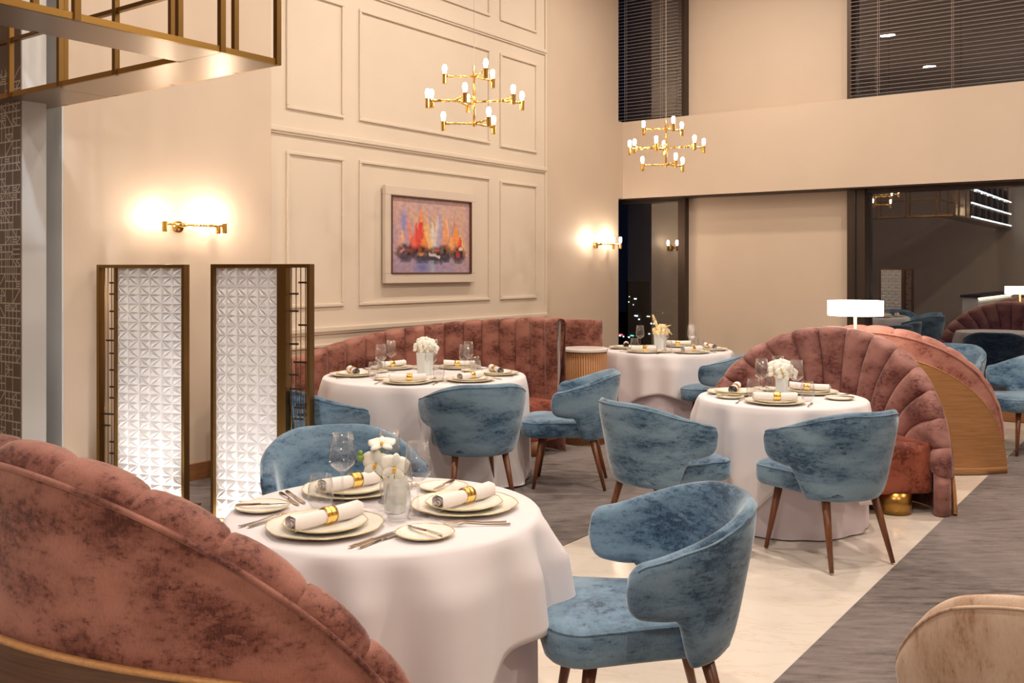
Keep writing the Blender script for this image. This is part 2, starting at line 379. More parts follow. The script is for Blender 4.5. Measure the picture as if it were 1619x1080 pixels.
bm = bmesh.new(); bx(bm, -3.22, -3.20, 11.14, 11.17, 0.1, 2.5); bmobj('mullion_lip', bm, M_black, bpy.data.objects['window_2'])
# exterior: the neighbouring return wall of the building hides nothing; city far below
tag(box('wall_left_end', -7.6, -7.4, 10.9, 12.3, 0, 5.6, M_black), kind='structure')
def blind(x0, x1, label, n=46, cords=()):
    o = empty('window_blind', ((x0 + x1) / 2, 11.10, 3.52), 0, label, 'blind', 'venetian blinds on the upper windows')
    wd = (x1 - x0) / 2; bm = bmesh.new(); bx(bm, -wd, wd, -0.0125, 0.0125, -0.0014, 0.0014)
    first = bmobj('slat', bm, M_slat, o); rx = R(6); first.location = (0, 0, 0.03); first.rotation_euler = (rx, 0, 0)
    for k in range(1, n):
        s = first.copy(); COL.objects.link(s); s.location = (0, 0, 0.03 + k * 0.0445)
    box('bottom_rail', -wd, wd, -0.013, 0.013, 0.0, 0.014, M_black, o)
    for c in cords:
        bm = bmesh.new(); cyl(bm, (c, -0.016, 0), (c, -0.016, 2.05), 0.0022, seg=6); cyl(bm, (c + 0.012, 0.014, 0), (c + 0.012, 0.014, 2.05), 0.0022, seg=6); bmobj('ladder_cord', bm, M_cord, o, True)
    return o
blind(-6.32, -5.40, 'venetian blind with thin pale slats on the narrow upper window', cords=(-0.3, 0.22))
blind(-3.24, 4.9, 'wide venetian blind with thin pale slats on the large upper window', cords=(-3.77, -3.0, -2.25, -1.5, -0.6, 0.3))
# city
def city():
    rnd = random.Random(11); bld = plain('dark_facade', (0.01, 0.012, 0.018), 0.8)
    o = empty('city_building', (0, 0, -60)); 
    cols = [((0.55, 0.85, 1.0), 3), ((1.0, 0.8, 0.5), 3), ((0.9, 0.95, 1.0), 5), ((0.2, 0.9, 0.8), 3), ((1.0, 0.1, 0.12), 4)]
    mats = [emit('lit_window', c, s) for c, s in cols]
    for k in range(18):
        d = 95 + ((k * 7) % 18) * 11; px = rnd.uniform(985, 1085) if k < 17 else rnd.uniform(1370, 1700)
        X = (px - 809.5) / F_PX * d; x, y = cam_xy(X, d)
        h = -rnd.uniform(0.008, 0.075) * d + 1.56; wd = rnd.uniform(0.006, 0.018) * d
        b = empty('office_building', (x, y, -60), R(rnd.uniform(-50, -20)), 'dark distant office building with a few lit windows beyond the glass', 'building', 'distant city buildings at night')
        box('block', -wd, wd, 0, wd, 0, h + 60, bld, b)
        fl_ = d * 0.0016
        for i in range(rnd.randint(3, 7) if k < 17 else 2):
            wx = rnd.uniform(-wd * 0.9, wd * 0.6); wz = h + 60 - rnd.uniform(0.002, 0.045) * d; ww = fl_ * rnd.choice([1, 1, 1.6, 3.5])
            mm = rnd.choices(range(5), [4, 1.5, 5, 1.5, 0.7])[0]
            box('window', wx, min(wd, wx + ww), -0.12, 0.02, wz, wz + fl_ * 0.75, mats[mm], b)
    bpy.data.objects.remove(o)
city()

# ------------------------------------------------------------------ painting
def painting():
    o = empty('painting', (WX, 7.07, 1.895), 0, 'framed abstract painting of red sailing boats on the panelled wall', 'painting')
    W_, H_ = 0.67, 0.452; w_, h_ = 0.595, 0.365
    bm = bmesh.new()
    for (a, b, c, d) in ((-W_, W_, -H_, -h_), (-W_, W_, h_, H_), (-W_, -w_, -h_, h_), (w_, W_, -h_, h_)): bx(bm, 0.018, 0.062, a, b, c, d, 0.006)
    bmobj('frame', bm, wall_mat('frame_linen', (0.62, 0.52, 0.43)), o)
    bm = bmesh.new(); t = 0.012
    for (a, b, c, d) in ((-w_, w_, -h_, -h_ + t), (-w_, w_, h_ - t, h_), (-w_, -w_ + t, -h_ + t, h_ - t), (w_ - t, w_, -h_ + t, h_ - t)): bx(bm, 0.02, 0.07, a, b, c, d, 0.002)
    bmobj('inner_frame', bm, plain('dark_slip', (0.10, 0.04, 0.02), 0.4), o)
    nx, ny = 150, 92; vs, fs, cols = [], [], []
    rnd = random.Random(5)
    boats = [(.13, .48, (.8, .35, .25), (.85, .60, .35)), (.20, .70, (.45, .30, .42), (.9, .2, .1)), (.30, .58, (.9, .08, .05), (.7, .05, .05)), (.36, .82, (.75, .06, .04), (.85, .3, .1)), (.44, .66, (.95, .45, .1), (.8, .5, .2)),
             (.50, .60, (.75, .70, .65), (.95, .55, .2)), (.60, .78, (.78, .74, .74), (.45, .35, .5)), (.68, .68, (.9, .35, .08), (.95, .7, .5)), (.80, .66, (.35, .2, .35), (.9, .3, .05)), (.87, .44, (.8, .1, .05), (.95, .6, .2))]
    hulls = [(.17, .27, .10), (.36, .25, .10), (.53, .24, .08), (.66, .27, .09), (.85, .25, .08)]
    boats = [(a, b + .09, c, d) for a, b, c, d in boats] + [(.26, .50, (.45, .05, .06), (.8, .15, .08)), (.56, .74, (.70, .66, .64), (.5, .42, .5)), (.74, .55, (.55, .16, .10), (.9, .4, .1)), (.40, .52, (.85, .25, .05), (.6, .1, .05))]
    def col(u, v):
        u += .012 * noise.noise(Vector((u * 9, v * 9, 11.0)))
        n = noise.noise(Vector((u * 4, v * 2.2, 1.0))) ; n2 = noise.noise(Vector((u * 14, v * 3, 7.0))); n3 = noise.noise(Vector((u * 22, v * 22, 3.0)))
        c = Vector((.50, .30, .36)).lerp(Vector((.62, .36, .26)), smooth(n + .5)).lerp(Vector((.28, .24, .48)), max(0, -n2) * .8)
        c = c.lerp(Vector((.62, .46, .40)), .35 * v)
        if v < .22: c = c.lerp(Vector((.22, .26, .48)), .55 * (1 - abs(u - .5)) * smooth((.22 - v) * 9 + .5 + n2))
        c = c.lerp(Vector((.16, .22, .62)), .75 * math.exp(-((u - .15) / .035) ** 2 - ((v - .68) / .16) ** 2))
        for (bx_, top, ca, cb) in boats:
            if .27 < v < top:
                wdt = .085 * (1 - ((v - .27) / (top - .27)) ** 1.3) + .004; dd = (u - bx_ + n3 * .014) / wdt
                if abs(dd) < 1: c = c.lerp(Vector(ca if dd < n2 * 1.6 else cb), .97 * (1 - abs(dd) ** 2.2) * (.85 + .4 * n))
        for (hx, hy, hr) in hulls:
            q = ((u - hx) / hr) ** 2 + ((v - hy) / (.095 + .05 * n3)) ** 2 + n3 * .9
            if q < 2.0: c = c.lerp(Vector((.035, .018, .022)), min(1, (2.0 - q) * .9) * (.8 + .5 * n3))
            if hy - .13 < v < hy - .03 and abs(u - hx) < hr * .6: c = c.lerp(Vector((.05, .05, .09)), .5)
        if abs(v - (.235 + .9 * (u - .53) ** 1 * -.35) + n3 * .05) < .022 and abs(u - .53) < .075: c = c.lerp(Vector((.70, .64, .62)), .85)
        if .40 < u < .72 and abs(v - .17 + n3 * .06) < .03: c = c.lerp(Vector((.03, .03, .05)), .6)
        if v < .17: c = c.lerp(Vector((.42, .48, .60)), .6 * math.exp(-((u - .5) / .03) ** 2))
        c = c.lerp(Vector((.08, .14, .42)), .7 * math.exp(-((u - .38) / .09) ** 2 - ((v - .07) / .07) ** 2))
        for (du, dv, k) in ((.37, .24, (.55, .30, .12)), (.85, .24, (.6, .02, .03)), (.56, .31, (.75, .08, .03)), (.14, .29, (.6, .25, .28)), (.88, .33, (.8, .7, .6))):
            q = ((u - du) / .032) ** 2 + ((v - dv) / .026) ** 2 + n3 * 1.6
            if q < 1: c = c.lerp(Vector(k), .85 * min(1, (1 - q) * 2.5))
        return c * (1 + .22 * n3) * .92
    for j in range(ny + 1):
        for i in range(nx + 1):
            u, v = i / nx, j / ny; vs.append((0.045, -w_ + t + u * 2 * (w_ - t), -h_ + t + v * 2 * (h_ - t))); cols.append(col(u, v))
    for j in range(ny):
        for i in range(nx): a = j * (nx + 1) + i; fs.append((a, a + 1, a + nx + 2, a + nx + 1))
    m, nt, b = mat('oil_paint'); at = N(nt, 'ShaderNodeVertexColor'); at.layer_name = 'paint'; L(nt, at.outputs[0], b.inputs['Base Color']); b.inputs['Roughness'].default_value = 0.4
    bump(nt, b, noise_tex(nt, coords(nt), 60, 4), 0.4, 0.003)
    c = mesh('canvas', vs, fs, m, o, False)
    ca = c.data.color_attributes.new('paint', 'FLOAT_COLOR', 'POINT')
    for i, k in enumerate(cols): ca.data[i].color = (max(0, k[0]), max(0, k[1]), max(0, k[2]), 1)
painting()

# ------------------------------------------------------------------ lamps on arms
def holder(o, p, gold_l=0.075, r=0.018, bulb=M_bulb, bl=0.07):
    bm = bmesh.new(); x, y, z = p
    cyl(bm, (x, y, z - gold_l * 0.75), (x, y, z + gold_l * 0.25), r, seg=18); cyl(bm, (x, y, z + gold_l * .10), (x, y, z + gold_l * 0.14), r * 1.15, seg=18)
    h = bmobj('bulb_holder', bm, M_gold, o)
    z0 = z + gold_l * 0.25
    vs, fs = lathe([(0.0, z0), (r * .62, z0), (r * .8, z0 + bl * .25), (r * .98, z0 + bl * .55), (r * .9, z0 + bl * .85), (r * .5, z0 + bl), (0, z0 + bl * 1.03)], 14)
    vs = [(a + x, b + y, c) for a, b, c in vs]; mesh('bulb', vs, fs, bulb, h)
def arm(o, p0, p1, r=0.0075):
    bm = bmesh.new(); p0 = Vector(p0); p1 = Vector(p1); cyl(bm, p0, p1, r, seg=10)
    for f in (0.12, 0.5, 0.9): 
        q = p0.lerp(p1, f); d = (p1 - p0).normalized() * 0.008; cyl(bm, q - d, q + d, r * 1.45, seg=10)
    bmobj('arm', bm, M_gold, o, True)
def chandelier(x, y, z, rz, label):
    o = empty('chandelier', (x, y, z), rz, label, 'chandelier', 'gold chandeliers with small bulbs')
    bm = bmesh.new(); cyl(bm, (0, 0, -0.01), (0, 0, 0.44), 0.010, seg=14); ball(bm, (0, 0, -0.012), 0.014); ball(bm, (0, 0, 0.0), 0.016)
    bmobj('stem', bm, M_gold, o, True)
    bm = bmesh.new(); cyl(bm, (0, 0, 0.44), (0, 0, 5.6 - z), 0.0022, seg=6); bmobj('cable', bm, M_cord, o)
    for (zz, ln, angs) in ((0.36, 0.225, (180, 52, -65)), (0.0, 0.235, (180, 52, -60))):
        for a in angs:
            d = Vector((math.cos(R(a)), math.sin(R(a)), 0)); arm(o, (0, 0, zz), d * (ln - 0.014) + Vector((0, 0, zz))); holder(o, (d.x * ln, d.y * ln, zz))
    for (zz, a, da) in ((0.165, -14, 22), (0.20, 128, 28), (0.15, 232, 30)):
        d = Vector((math.cos(R(a)), math.sin(R(a)), 0)); e = d * 0.21 + Vector((0, 0, zz)); arm(o, (0, 0, zz), e)
        for s in (-1, 1):
            q = Vector((math.cos(R(a + s * da)), math.sin(R(a + s * da)), 0)) * 0.37 + Vector((0, 0, zz)); arm(o, e, q + (e - q).normalized() * 0.015); holder(o, q)
    return o
chandelier(-4.505, 5.751, 2.685, R(35.8), 'gold branching chandelier with glowing bulbs above the table below the painting')
chandelier(-4.337, 8.646, 2.62, R(20), 'gold branching chandelier with glowing bulbs in front of the window wall beam')
def sconce(y, label, xw=WX + 0.03):
    o = empty('wall_sconce', (xw, y, 1.88), 0, label, 'wall lamp', 'gold wall sconces')
    bm = bmesh.new(); cyl(bm, (0, 0, 0), (0.022, 0, 0), 0.042, seg=24); cyl(bm, (0.022, 0, 0), (0.085, 0, 0.012), 0.013, seg=14); ball(bm, (0.085, 0, 0.012), 0.018); bmobj('wall_mount', bm, M_gold, o, True)
    arm(o, (0.085, 0, 0.012), (0.14, -0.195, 0.012)); holder(o, (0.142, -0.20, 0.012), bulb=M_bulb_s)
    arm(o, (0.085, 0, 0.012), (0.125, 0.135, 0.012)); arm(o, (0.125, 0.135, 0.012), (0.10, 0.275, 0.012)); holder(o, (0.10, 0.285, 0.012), bulb=M_bulb_s)
    arm(o, (0.125, 0.135, 0.012), (0.215, 0.24, 0.012)); holder(o, (0.22, 0.25, 0.012), bulb=M_bulb_s)
    return o
sconce(4.23, 'gold three-bulb wall sconce above the two white screens')
sconce(10.27, 'gold three-bulb wall sconce on the pier beside the narrow window', WX - 0.03)

# ------------------------------------------------------------------ canopy (brass bottle rack hung from the ceiling)
def canopy():
    o = empty('hanging_canopy', (-3.756, 3.19, 2.59), 0, 'large brass hanging rack with bronze soffit plates above the bar', 'hanging rack')
    w_ = 0.33
    def post(x, y, z0=0.0, z1=1.9, s=0.014): box('post', x - s, x + s, y - s, y + s, z0, z1, M_brass, o)
    # soffit plates (arm along y towards the camera, arm along -x towards the wall, corner plate)
    box('soffit_plate', -w_, -0.006, -w_ + 0.004, 0, 0.0, 0.012, M_bronze, o)
    for k in range(5): box('soffit_plate', -w_, -0.006, -w_ - 1.35 * (k + 1) + 0.004, -w_ - 1.35 * k, 0.0, 0.012, M_bronze, o)
    for k in range(2): box('soffit_plate', -w_ - 1.17 * (k + 1) + 0.004, -w_ - 1.17 * k, -w_, 0, 0.0, 0.012, M_bronze, o)
    # edge rails
    for (x0, x1, y0, y1) in ((-0.02, 0.006, -6.5, 0.02), (-w_ - 0.006, -w_ + 0.02, -6.5, -w_), (-2.7, -w_, -w_ - 0.006, -w_ + 0.02), (-2.7, 0.006, -0.006, 0.02)):
        for z in (0.0, 0.33, 0.95): box('rail', x0, x1, y0, y1, z + 0.001, z + 0.03, M_brass_hi, o) if z == 0 else (box('rail', x0, x1, y0, y1, z, z + 0.022, M_brass, o) if not (x0 == -0.02 and True) and not y0 == -0.006 else None)
    for (x, y) in ((0, 0.006), (0, -w_), (-w_, -w_), (-w_, 0.006)): post(x, y)
    for k in range(1, 9): post(0, -w_ - 0.72 * k) ; post(-w_, -w_ - 0.72 * k)
    for k in range(1, 5): post(-w_ - 0.55 * k, -w_); post(-w_ - 0.55 * k, 0.006)
    # glazed lit shelf with led strips on the part over the bar counter, out of sight to the left
    for z in (0.05, 0.33, 0.62): box('led_strip', 0.007, 0.02, -6.5, -1.55, z, z + 0.022, M_led, o)
    for z in (0.30, 0.60): box('shelf', -w_ + 0.02, -0.02, -6.4, -1.6, z, z + 0.012, M_silver, o)
    for k in range(34): box('bottle_divider', -w_ + 0.03, -0.03, -1.62 - k * 0.14, -1.605 - k * 0.14, 0.03, 0.9, M_silver, o)
canopy()
# bar counter left of the camera, seen mirrored in the window
bar = empty('bar_counter', (-3.75, -1.0, 0), 0, 'white relief-fronted lit bar counter reflected in the large window', 'bar')
box('counter_body', -0.3, 0.0, -2.4, 1.9, 0, 1.0, M_screen, bar); box('counter_top', -0.34, 0.05, -2.4, 1.95, 1.0, 1.05, M_bronze_dk, bar, 0.005)
box('led_strip', 0.005, 0.03, -2.4, 1.9, 0.97, 0.99, emit('bar_led', (1, 0.95, 0.7), 9), bar)
bm = bmesh.new()
for i in range(40):
    for j in range(9):
        y0 = -2.35 + i * 0.105; z0 = 0.05 + j * 0.1; c = bm.verts.new((0.03, y0 + .05, z0 + .05)); q = [bm.verts.new((0.0, y0 + a, z0 + b)) for a, b in ((0, 0), (.1, 0), (.1, .1), (0, .1))]
        for k in range(4): bm.faces.new((c, q[k], q[(k + 1) % 4]))
tag(bmobj('relief_tiles', bm, M_screen, bar), kind='stuff')

# ------------------------------------------------------------------ screens
def relief(x0, x1, z0, z1, m, parent, nm='relief_panel', depth=0.017):
    nx = max(2, round((x1 - x0) / 0.155)); nz = round((z1 - z0) / 0.12); cw = (x1 - x0) / nx; chh = (z1 - z0) / nz
    bm = bmesh.new()
    for i in range(nx):
        for j in range(nz):
            cx_, cz = x0 + (i + .5) * cw, z0 + (j + .5) * chh
            ctr = (cx_, cz) if (i + j) % 2 == 0 else (cx_, cz)
            ring = [(1, 0), (1, 1), (0, 1), (-1, 1), (-1, 0), (-1, -1), (0, -1), (1, -1)]
            C = bm.verts.new((ctr[0], 0, ctr[1])); E = [bm.verts.new((cx_ + a * cw / 2, 0, cz + b * chh / 2)) for a, b in ring]
            for k in range(8):
                e0, e1 = E[k], E[(k + 1) % 8]
                f = 0.55
                mx_ = (e0.co + e1.co) / 2; pk = C.co.lerp(mx_, f); P = bm.verts.new((pk.x, -depth, pk.z))
                bm.faces.new((C, e0, P)); bm.faces.new((e0, e1, P)); bm.faces.new((e1, C, P))
    return bmobj(nm, bm, m, parent)
def screen(xl, yc, wd, slat_left, label):
    H = 1.60
    o = empty('divider_screen', (xl, yc, 0), R(19.5), label, 'screen', 'brass framed white relief screens')
    d = 0.06; t = 0.022; sw = 0.145 if slat_left else 0.19
    box('frame_post', 0, t, 0, d, 0, H, M_brass, o, 0.002); box('frame_post', wd - t, wd, 0, d, 0, H, M_brass, o, 0.002)
    box('frame_rail', t, wd - t, 0, d, H - t, H, M_brass, o, 0.002)
    a, b = (t, sw) if slat_left else (wd - sw, wd - t)
    p0, p1 = (sw, wd - t) if slat_left else (t, wd - sw)
    xm = sw if slat_left else wd - sw
    if slat_left: box('frame_post', xm - 0.008, xm + 0.004, 0, d, 0, H - t, M_brass, o)
    else: box('frame_post', xm - 0.03, xm + 0.03, 0, d, 0, H - t, M_brass, o); a += .03
    box('frame_rail', t, wd - t, 0, d, 0.0, 0.03, M_brass_hi, o, 0.002)
    q1 = p1 - (0.03 if not slat_left else 0)
    r1 = relief(p0, q1, 0.03, H - t, M_screen, o); r1.location = (0, 0.028, 0)
    box('panel_core', p0, q1, 0.0285, 0.0495, 0.03, H - t, M_screen, o)
    r2 = relief(p0, q1, 0.03, H - t, M_screen, o); r2.scale = (1, -1, 1); r2.location = (0, 0.05, 0)
    # rods and little cross bars
    n = 4; rods = [a + (b - a) * (k + .7) / (n + .4) for k in range(n)]
    for x in rods:
        bm = bmesh.new(); cyl(bm, (x, d / 2, 0.03), (x, d / 2, H - t), 0.0032, seg=6); bmobj('rod', bm, M_brass, o, True)
    rnd = random.Random(4 if slat_left else 9); z = 0.10
    while z < H - 0.06:
        k = rnd.randint(0, n - 1); k2 = min(n - 1, k + rnd.choice([1, 1, 2])); k = k if k2 > k else k - 1
        bm = bmesh.new(); bx(bm, rods[k] - 0.014, rods[k2] + 0.014, d / 2 - 0.006, d / 2 + 0.006, z, z + 0.011); bmobj('cross_bar', bm, M_bronze_dk, o)
        z += rnd.uniform(0.065, 0.12)
    box('base_plate', -0.02, wd + 0.02, -0.08, d + 0.10, 0.004, 0.014, M_brass, o, 0.002)
    bm = bmesh.new(); bx(bm, p0 + 0.03, q1 - 0.03, -0.05, -0.03, 0.016, 0.03); bmobj('led_strip', bm, M_ledw, o)
    return o
screen(-6.00, 3.56, 0.68, True, 'white relief screen in brass frame with rods on its left side')
screen(-4.955, 3.69, 0.68, False, 'white relief screen in brass frame with rods on its right side')

# ------------------------------------------------------------------ tables and cloths
def tablecloth(cx_, cy_, r, seed, half=None, rot=0.0, top=0.765, label='', lab2='', grp=''):
    rnd = random.Random(seed)
    t = empty('round_table', (cx_, cy_, 0), 0, lab2, 'table')
    vs, fs = lathe([(0, 0.752), (r - .012, 0.752), (r - .008, .745), (r - .008, .725), (0, .725)], 48); mesh('tabletop', vs, fs, M_oak, t, False)
    vs, fs = lathe([(0, 0.725), (.05, .725), (.045, .06), (.26, .03), (.27, 0.005), (0, .005)], 32); mesh('pedestal', vs, fs, M_black, t)
    ph = [rnd.uniform(0, 2 * PI) for _ in range(6)]; k = [rnd.choice([11, 13]), rnd.choice([17, 19]), rnd.choice([7, 5])]
    def fold(a, u): return (math.sin(k[0] * a + ph[0]) * .55 + math.sin(k[1] * a + ph[1]) * .3 + math.sin(k[2] * a + ph[2]) * .35) * u
    n = 192
    # underskirt to the floor
    vs, fs = [], []; rows = 12
    for j in range(rows + 1):
        u = j / rows
        for i in range(n):
            a = 2 * PI * i / n; rr = r - .012 + .006 * u + .014 * fold(a + .7, u ** .8)
            vs.append((rr * math.cos(a), rr * math.sin(a), (top - .02) * (1 - u) + 0.008 * u))
    for j in range(rows):
        for i in range(n): a, b = j * n + i, j * n + (i + 1) % n; fs.append((a, a + n, b + n, b))
    sk = mesh('underskirt', vs, fs, M_skirt); sk.location = (cx_, cy_, 0)
    tag(sk, lab2.replace('round table', 'floor-length pale skirt cloth'), 'tablecloth', 'underskirts of the dining tables')
    # top cloth
    half = half or r + .27
    vs, fs = [(0, 0, top)], []
    prof = [(r * .5, 0), (r * .85, 0), (r - .018, 0)]
    for i in range(n):
        vs.append((prof[0][0] * math.cos(2 * PI * i / n), prof[0][0] * math.sin(2 * PI * i / n), top))
    rings = 1
    def ring(fn):
        nonlocal rings
        for i in range(n): vs.append(fn(2 * PI * i / n))
        b0 = 1 + (rings - 1) * n; b1 = 1 + rings * n
        for i in range(n): j = (i + 1) % n; fs.append((b0 + i, b1 + i, b1 + j, b0 + j))
        rings += 1
    for i in range(n): fs.append((0, 1 + i, 1 + (i + 1) % n))
    for (rr, dz) in ((r * .85, 0), (r - .014, 0), (r - .004, .003), (r + .004, .012)):
        ring(lambda a, rr=rr, dz=dz: (rr * math.cos(a), rr * math.sin(a), top - dz))
    m = 16
    for j in range(1, m + 1):
        u = j / m
        def fn(a, u=u):
            b = a - rot; Ld = min(half / max(abs(math.cos(b)), abs(math.sin(b))), half * 1.2) - r
            h = .012 + max(.1, Ld) * u; h = min(h, top - .02)
            rr = r + .006 + .012 * u + (.056 if seed == 1 else .034) * (.9 + fold(a, 1)) * min(1, h / .13) * (0.6 + .4 * u)
            return (rr * math.cos(a), rr * math.sin(a), top - h)
        ring(fn)
    cl = mesh('tablecloth', vs, fs, M_cloth); cl.location = (cx_, cy_, 0)
    md = cl.modifiers.new('s', 'SOLIDIFY'); md.thickness = 0.002
    tag(cl, label, 'tablecloth', 'white tablecloths')
T1, T2, T3, T4, T5 = (-2.20, 2.33), (-4.80, 5.52), (-2.135, 5.86), (-4.35, 8.70), (-2.13, 8.85)
tablecloth(*T1, .515, 1, .80, R(12), label='white cloth draped over the large front table', lab2='round table at the front beside the near blue chair')
tablecloth(*T2, .765, 2, 1.50, R(30), label='white cloth on the table below the painting', lab2='round table below the painting, inside the long curved banquette')
tablecloth(*T3, .515, 3, .90, R(40), label='white cloth on the table before the scallop-backed booth', lab2='round table before the scallop-backed mauve booth')
tablecloth(*T4, .64, 4, 1.0, R(20), label='white cloth on the table by the narrow city window', lab2='round table by the narrow city window')
tablecloth(*T5, .515, 6, .95, R(20), label='white cloth on the table hidden behind the lamp-lit booth', lab2='round table behind the lamp-lit booth by the large window')

# ------------------------------------------------------------------ tableware masters
TZ = 0.767
def plate_mesh(r, rim=0.003, h=0.016, seed=0):
    seg = 48; rnd = random.Random(seed); ph = [rnd.uniform(0, 6.28) for _ in range(3)]
    prof = [(0, .004), (r * .55, .004), (r * .68, .006), (r * .97, h), (r, h + .001), (r, h - .002), (r * .7, .0015), (r * .5, 0), (0, 0)]
    vs, fs = lathe(prof, seg); out = []
    for (x, y, z) in vs:
        a = math.atan2(y, x); q = math.hypot(x, y); k = 1 + (.012 * math.sin(7 * a + ph[0]) + .008 * math.sin(13 * a + ph[1])) * (q / r) ** 4
        out.append((x * k, y * k, z))
    rimv, rimf = tube_mesh([(r * (1 + .012 * math.sin(7 * a + ph[0]) + .008 * math.sin(13 * a + ph[1])) * math.cos(a), r * (1 + .012 * math.sin(7 * a + ph[0]) + .008 * math.sin(13 * a + ph[1])) * math.sin(a), h + .0005) for a in [2 * PI * i / seg for i in range(seg)]], 0.0017, 6, True)
    return (out, fs), (rimv, rimf)
def make_mesh(name, vf, m):
    me = bpy.data.meshes.new(name); me.from_pydata([tuple(v) for v in vf[0]], [], vf[1]); me.update(); me.materials.append(m)
    for p in me.polygons: p.use_smooth = True
    return me
def bm_mesh(name, bm, m, sm=True):
    me = bpy.data.meshes.new(name); bmesh.ops.recalc_face_normals(bm, faces=bm.faces[:]); bm.to_mesh(me); bm.free(); me.materials.append(m)
    for p in me.polygons: p.use_smooth = sm
    return me
PL = {}
for nm, r, s in (('charger_plate', .178, 1), ('dinner_plate', .128, 2), ('bread_plate', .088, 3)):
    a, b = plate_mesh(r, seed=s, h=.017 if nm != 'bread_plate' else .013); PL[nm] = (make_mesh(nm, a, M_porc), make_mesh('rim', b, M_rim))
def inst(name, me, loc, rz=0, parent=None, rot=None):
    o = bpy.data.objects.new(name, me); COL.objects.link(o); o.location = loc; o.rotation_euler = rot or (0, 0, rz)
    if parent is not None: o.parent = parent
    return o
def plate(kind, x, y, z, rz, label, group):
    o = inst(kind, PL[kind][0], (x, y, z), rz); inst('rim', PL[kind][1], (0, 0, 0), 0, o); tag(o, label, 'plate', group); return o
# glasses (thin walled, with inside wall)
def glass_mesh(name, outer, inner):
    return make_mesh(name, lathe(outer + inner, 28), M_glass)
WINE = glass_mesh('wine_glass', [(0, 0), (.038, 0), (.039, .0015), (.013, .004), (.0044, .010), (.0038, .10), (.006, .118), (.022, .130), (.041, .147), (.0465, .160), (.0455, .178), (.036, .262)], [(.0350, .262), (.0444, .178), (.0452, .161), (.0400, .149), (.021, .133), (.004, .124), (0, .123)])
TUMB = glass_mesh('water_glass', [(0, 0), (.020, 0), (.030, .006), (.040, .030), (.0435, .052), (.040, .085), (.034, .120)], [(.0330, .120), (.0388, .085), (.0423, .052), (.0388, .032), (.028, .012), (0, .010)])
def napkin_meshes():
    r0 = .025; L0 = .128; vs, fs = [], []; n = 22
    # spiral roll
    spi = []
    for i in range(60):
        a = i / 59 * 5.5 * PI; rr = .004 + (r0 - .004) * i / 59; spi.append((rr * math.cos(a), rr * math.sin(a) + 0))
    for k in range(9):
        u = k / 8; x = -L0 + 2 * L0 * u; fl_ = 1 + .22 * (abs(u - .42) / .58) ** 1.6 - .13 * math.exp(-((u - .55) / .09) ** 2)
        for (py, pz) in spi: vs.append((x + .004 * math.sin(py * 300), py * fl_ * 1.08, pz * fl_ + r0 * 1.05))
    m = len(spi)
    for k in range(8):
        for i in range(m - 1): a = k * m + i; fs.append((a, a + 1, a + m + 1, a + m))
    body = make_mesh('napkin', (vs, fs), M_napkin)
    rg = make_mesh('napkin_ring', lathe([(.0245, -.02), (.0265, -.02), (.0265, -.003), (.025, -.001), (.025, .001), (.0265, .003), (.0265, .02), (.0245, .02)], 28, True), M_gold)
    return body, rg
NAP, RING = napkin_meshes()
def napkin(x, y, z, rz, label, group):
    o = inst('rolled_napkin', NAP, (x, y, z), rz); tag(o, label, 'napkin', group)
    inst('napkin_ring', RING, (.012, 0, .0262), 0, o, (0, R(90), 0)); return o
def cutlery_mesh(kind):
    bm = bmesh.new()
    L0 = .21 if kind != 'butter_knife' else .17
    def strip(pts):  # (y, halfwidth, z, thickness)
        prev = None
        for (y, hw, z, th) in pts:
            ring = [bm.verts.new((-hw, y, z)), bm.verts.new((hw, y, z)), bm.verts.new((hw * .7, y, z + th)), bm.verts.new((-hw * .7, y, z + th))]
            if prev:
                for k in range(4): bm.faces.new((prev[k], prev[(k + 1) % 4], ring[(k + 1) % 4], ring[k]))
            else: bm.faces.new(ring[::-1])
            prev = ring
        bm.faces.new(prev)
    if 'knife' in kind:
        s = L0 / .21
        strip([(-.105 * s, .006, 0, .005), (-.08 * s, .0055, 0, .006), (-.03 * s, .004, .0, .006), (-.012 * s, .0032, .001, .005), (-.005 * s, .005, .001, .005), (0, .006, .001, .003), (.03 * s, .008, .001, .0016), (.08 * s, .0085, .001, .0012), (.1 * s, .004, .001, .001), (.105 * s, .001, .001, .001)])
    else:
        strip([(-.105, .007, .002, .003), (-.09, .0065, .0015, .003), (-.03, .0035, .001, .003), (.01, .0028, .004, .003), (.035, .005, .008, .002), (.05, .0105, .006, .002), (.058, .012, .005, .0018)])
        for k in range(4):
            x = -.0096 + k * .0064; p = [(.057, .0018, .005, .0016), (.08, .0014, .004, .0014), (.104, .0007, .008, .001)]
            prev = None
            for (y, hw, z, th) in p:
                ring = [bm.verts.new((x - hw, y, z)), bm.verts.new((x + hw, y, z)), bm.verts.new((x + hw, y, z + th)), bm.verts.new((x - hw, y, z + th))]
                if prev:
                    for q in range(4): bm.faces.new((prev[q], prev[(q + 1) % 4], ring[(q + 1) % 4], ring[q]))
                prev = ring
            bm.faces.new(prev)
    return bm_mesh(kind, bm, M_silver, False)
CUT = {k: cutlery_mesh(k) for k in ('dinner_knife', 'butter_knife', 'dinner_fork')}
def cutl(kind, x, y, z, rz, label, group, tilt=0):
    o = inst(kind, CUT[kind], (x, y, z), rz); o.rotation_euler = (0, tilt, rz); return tag(o, label, 'fork' if 'fork' in kind else 'knife', group)
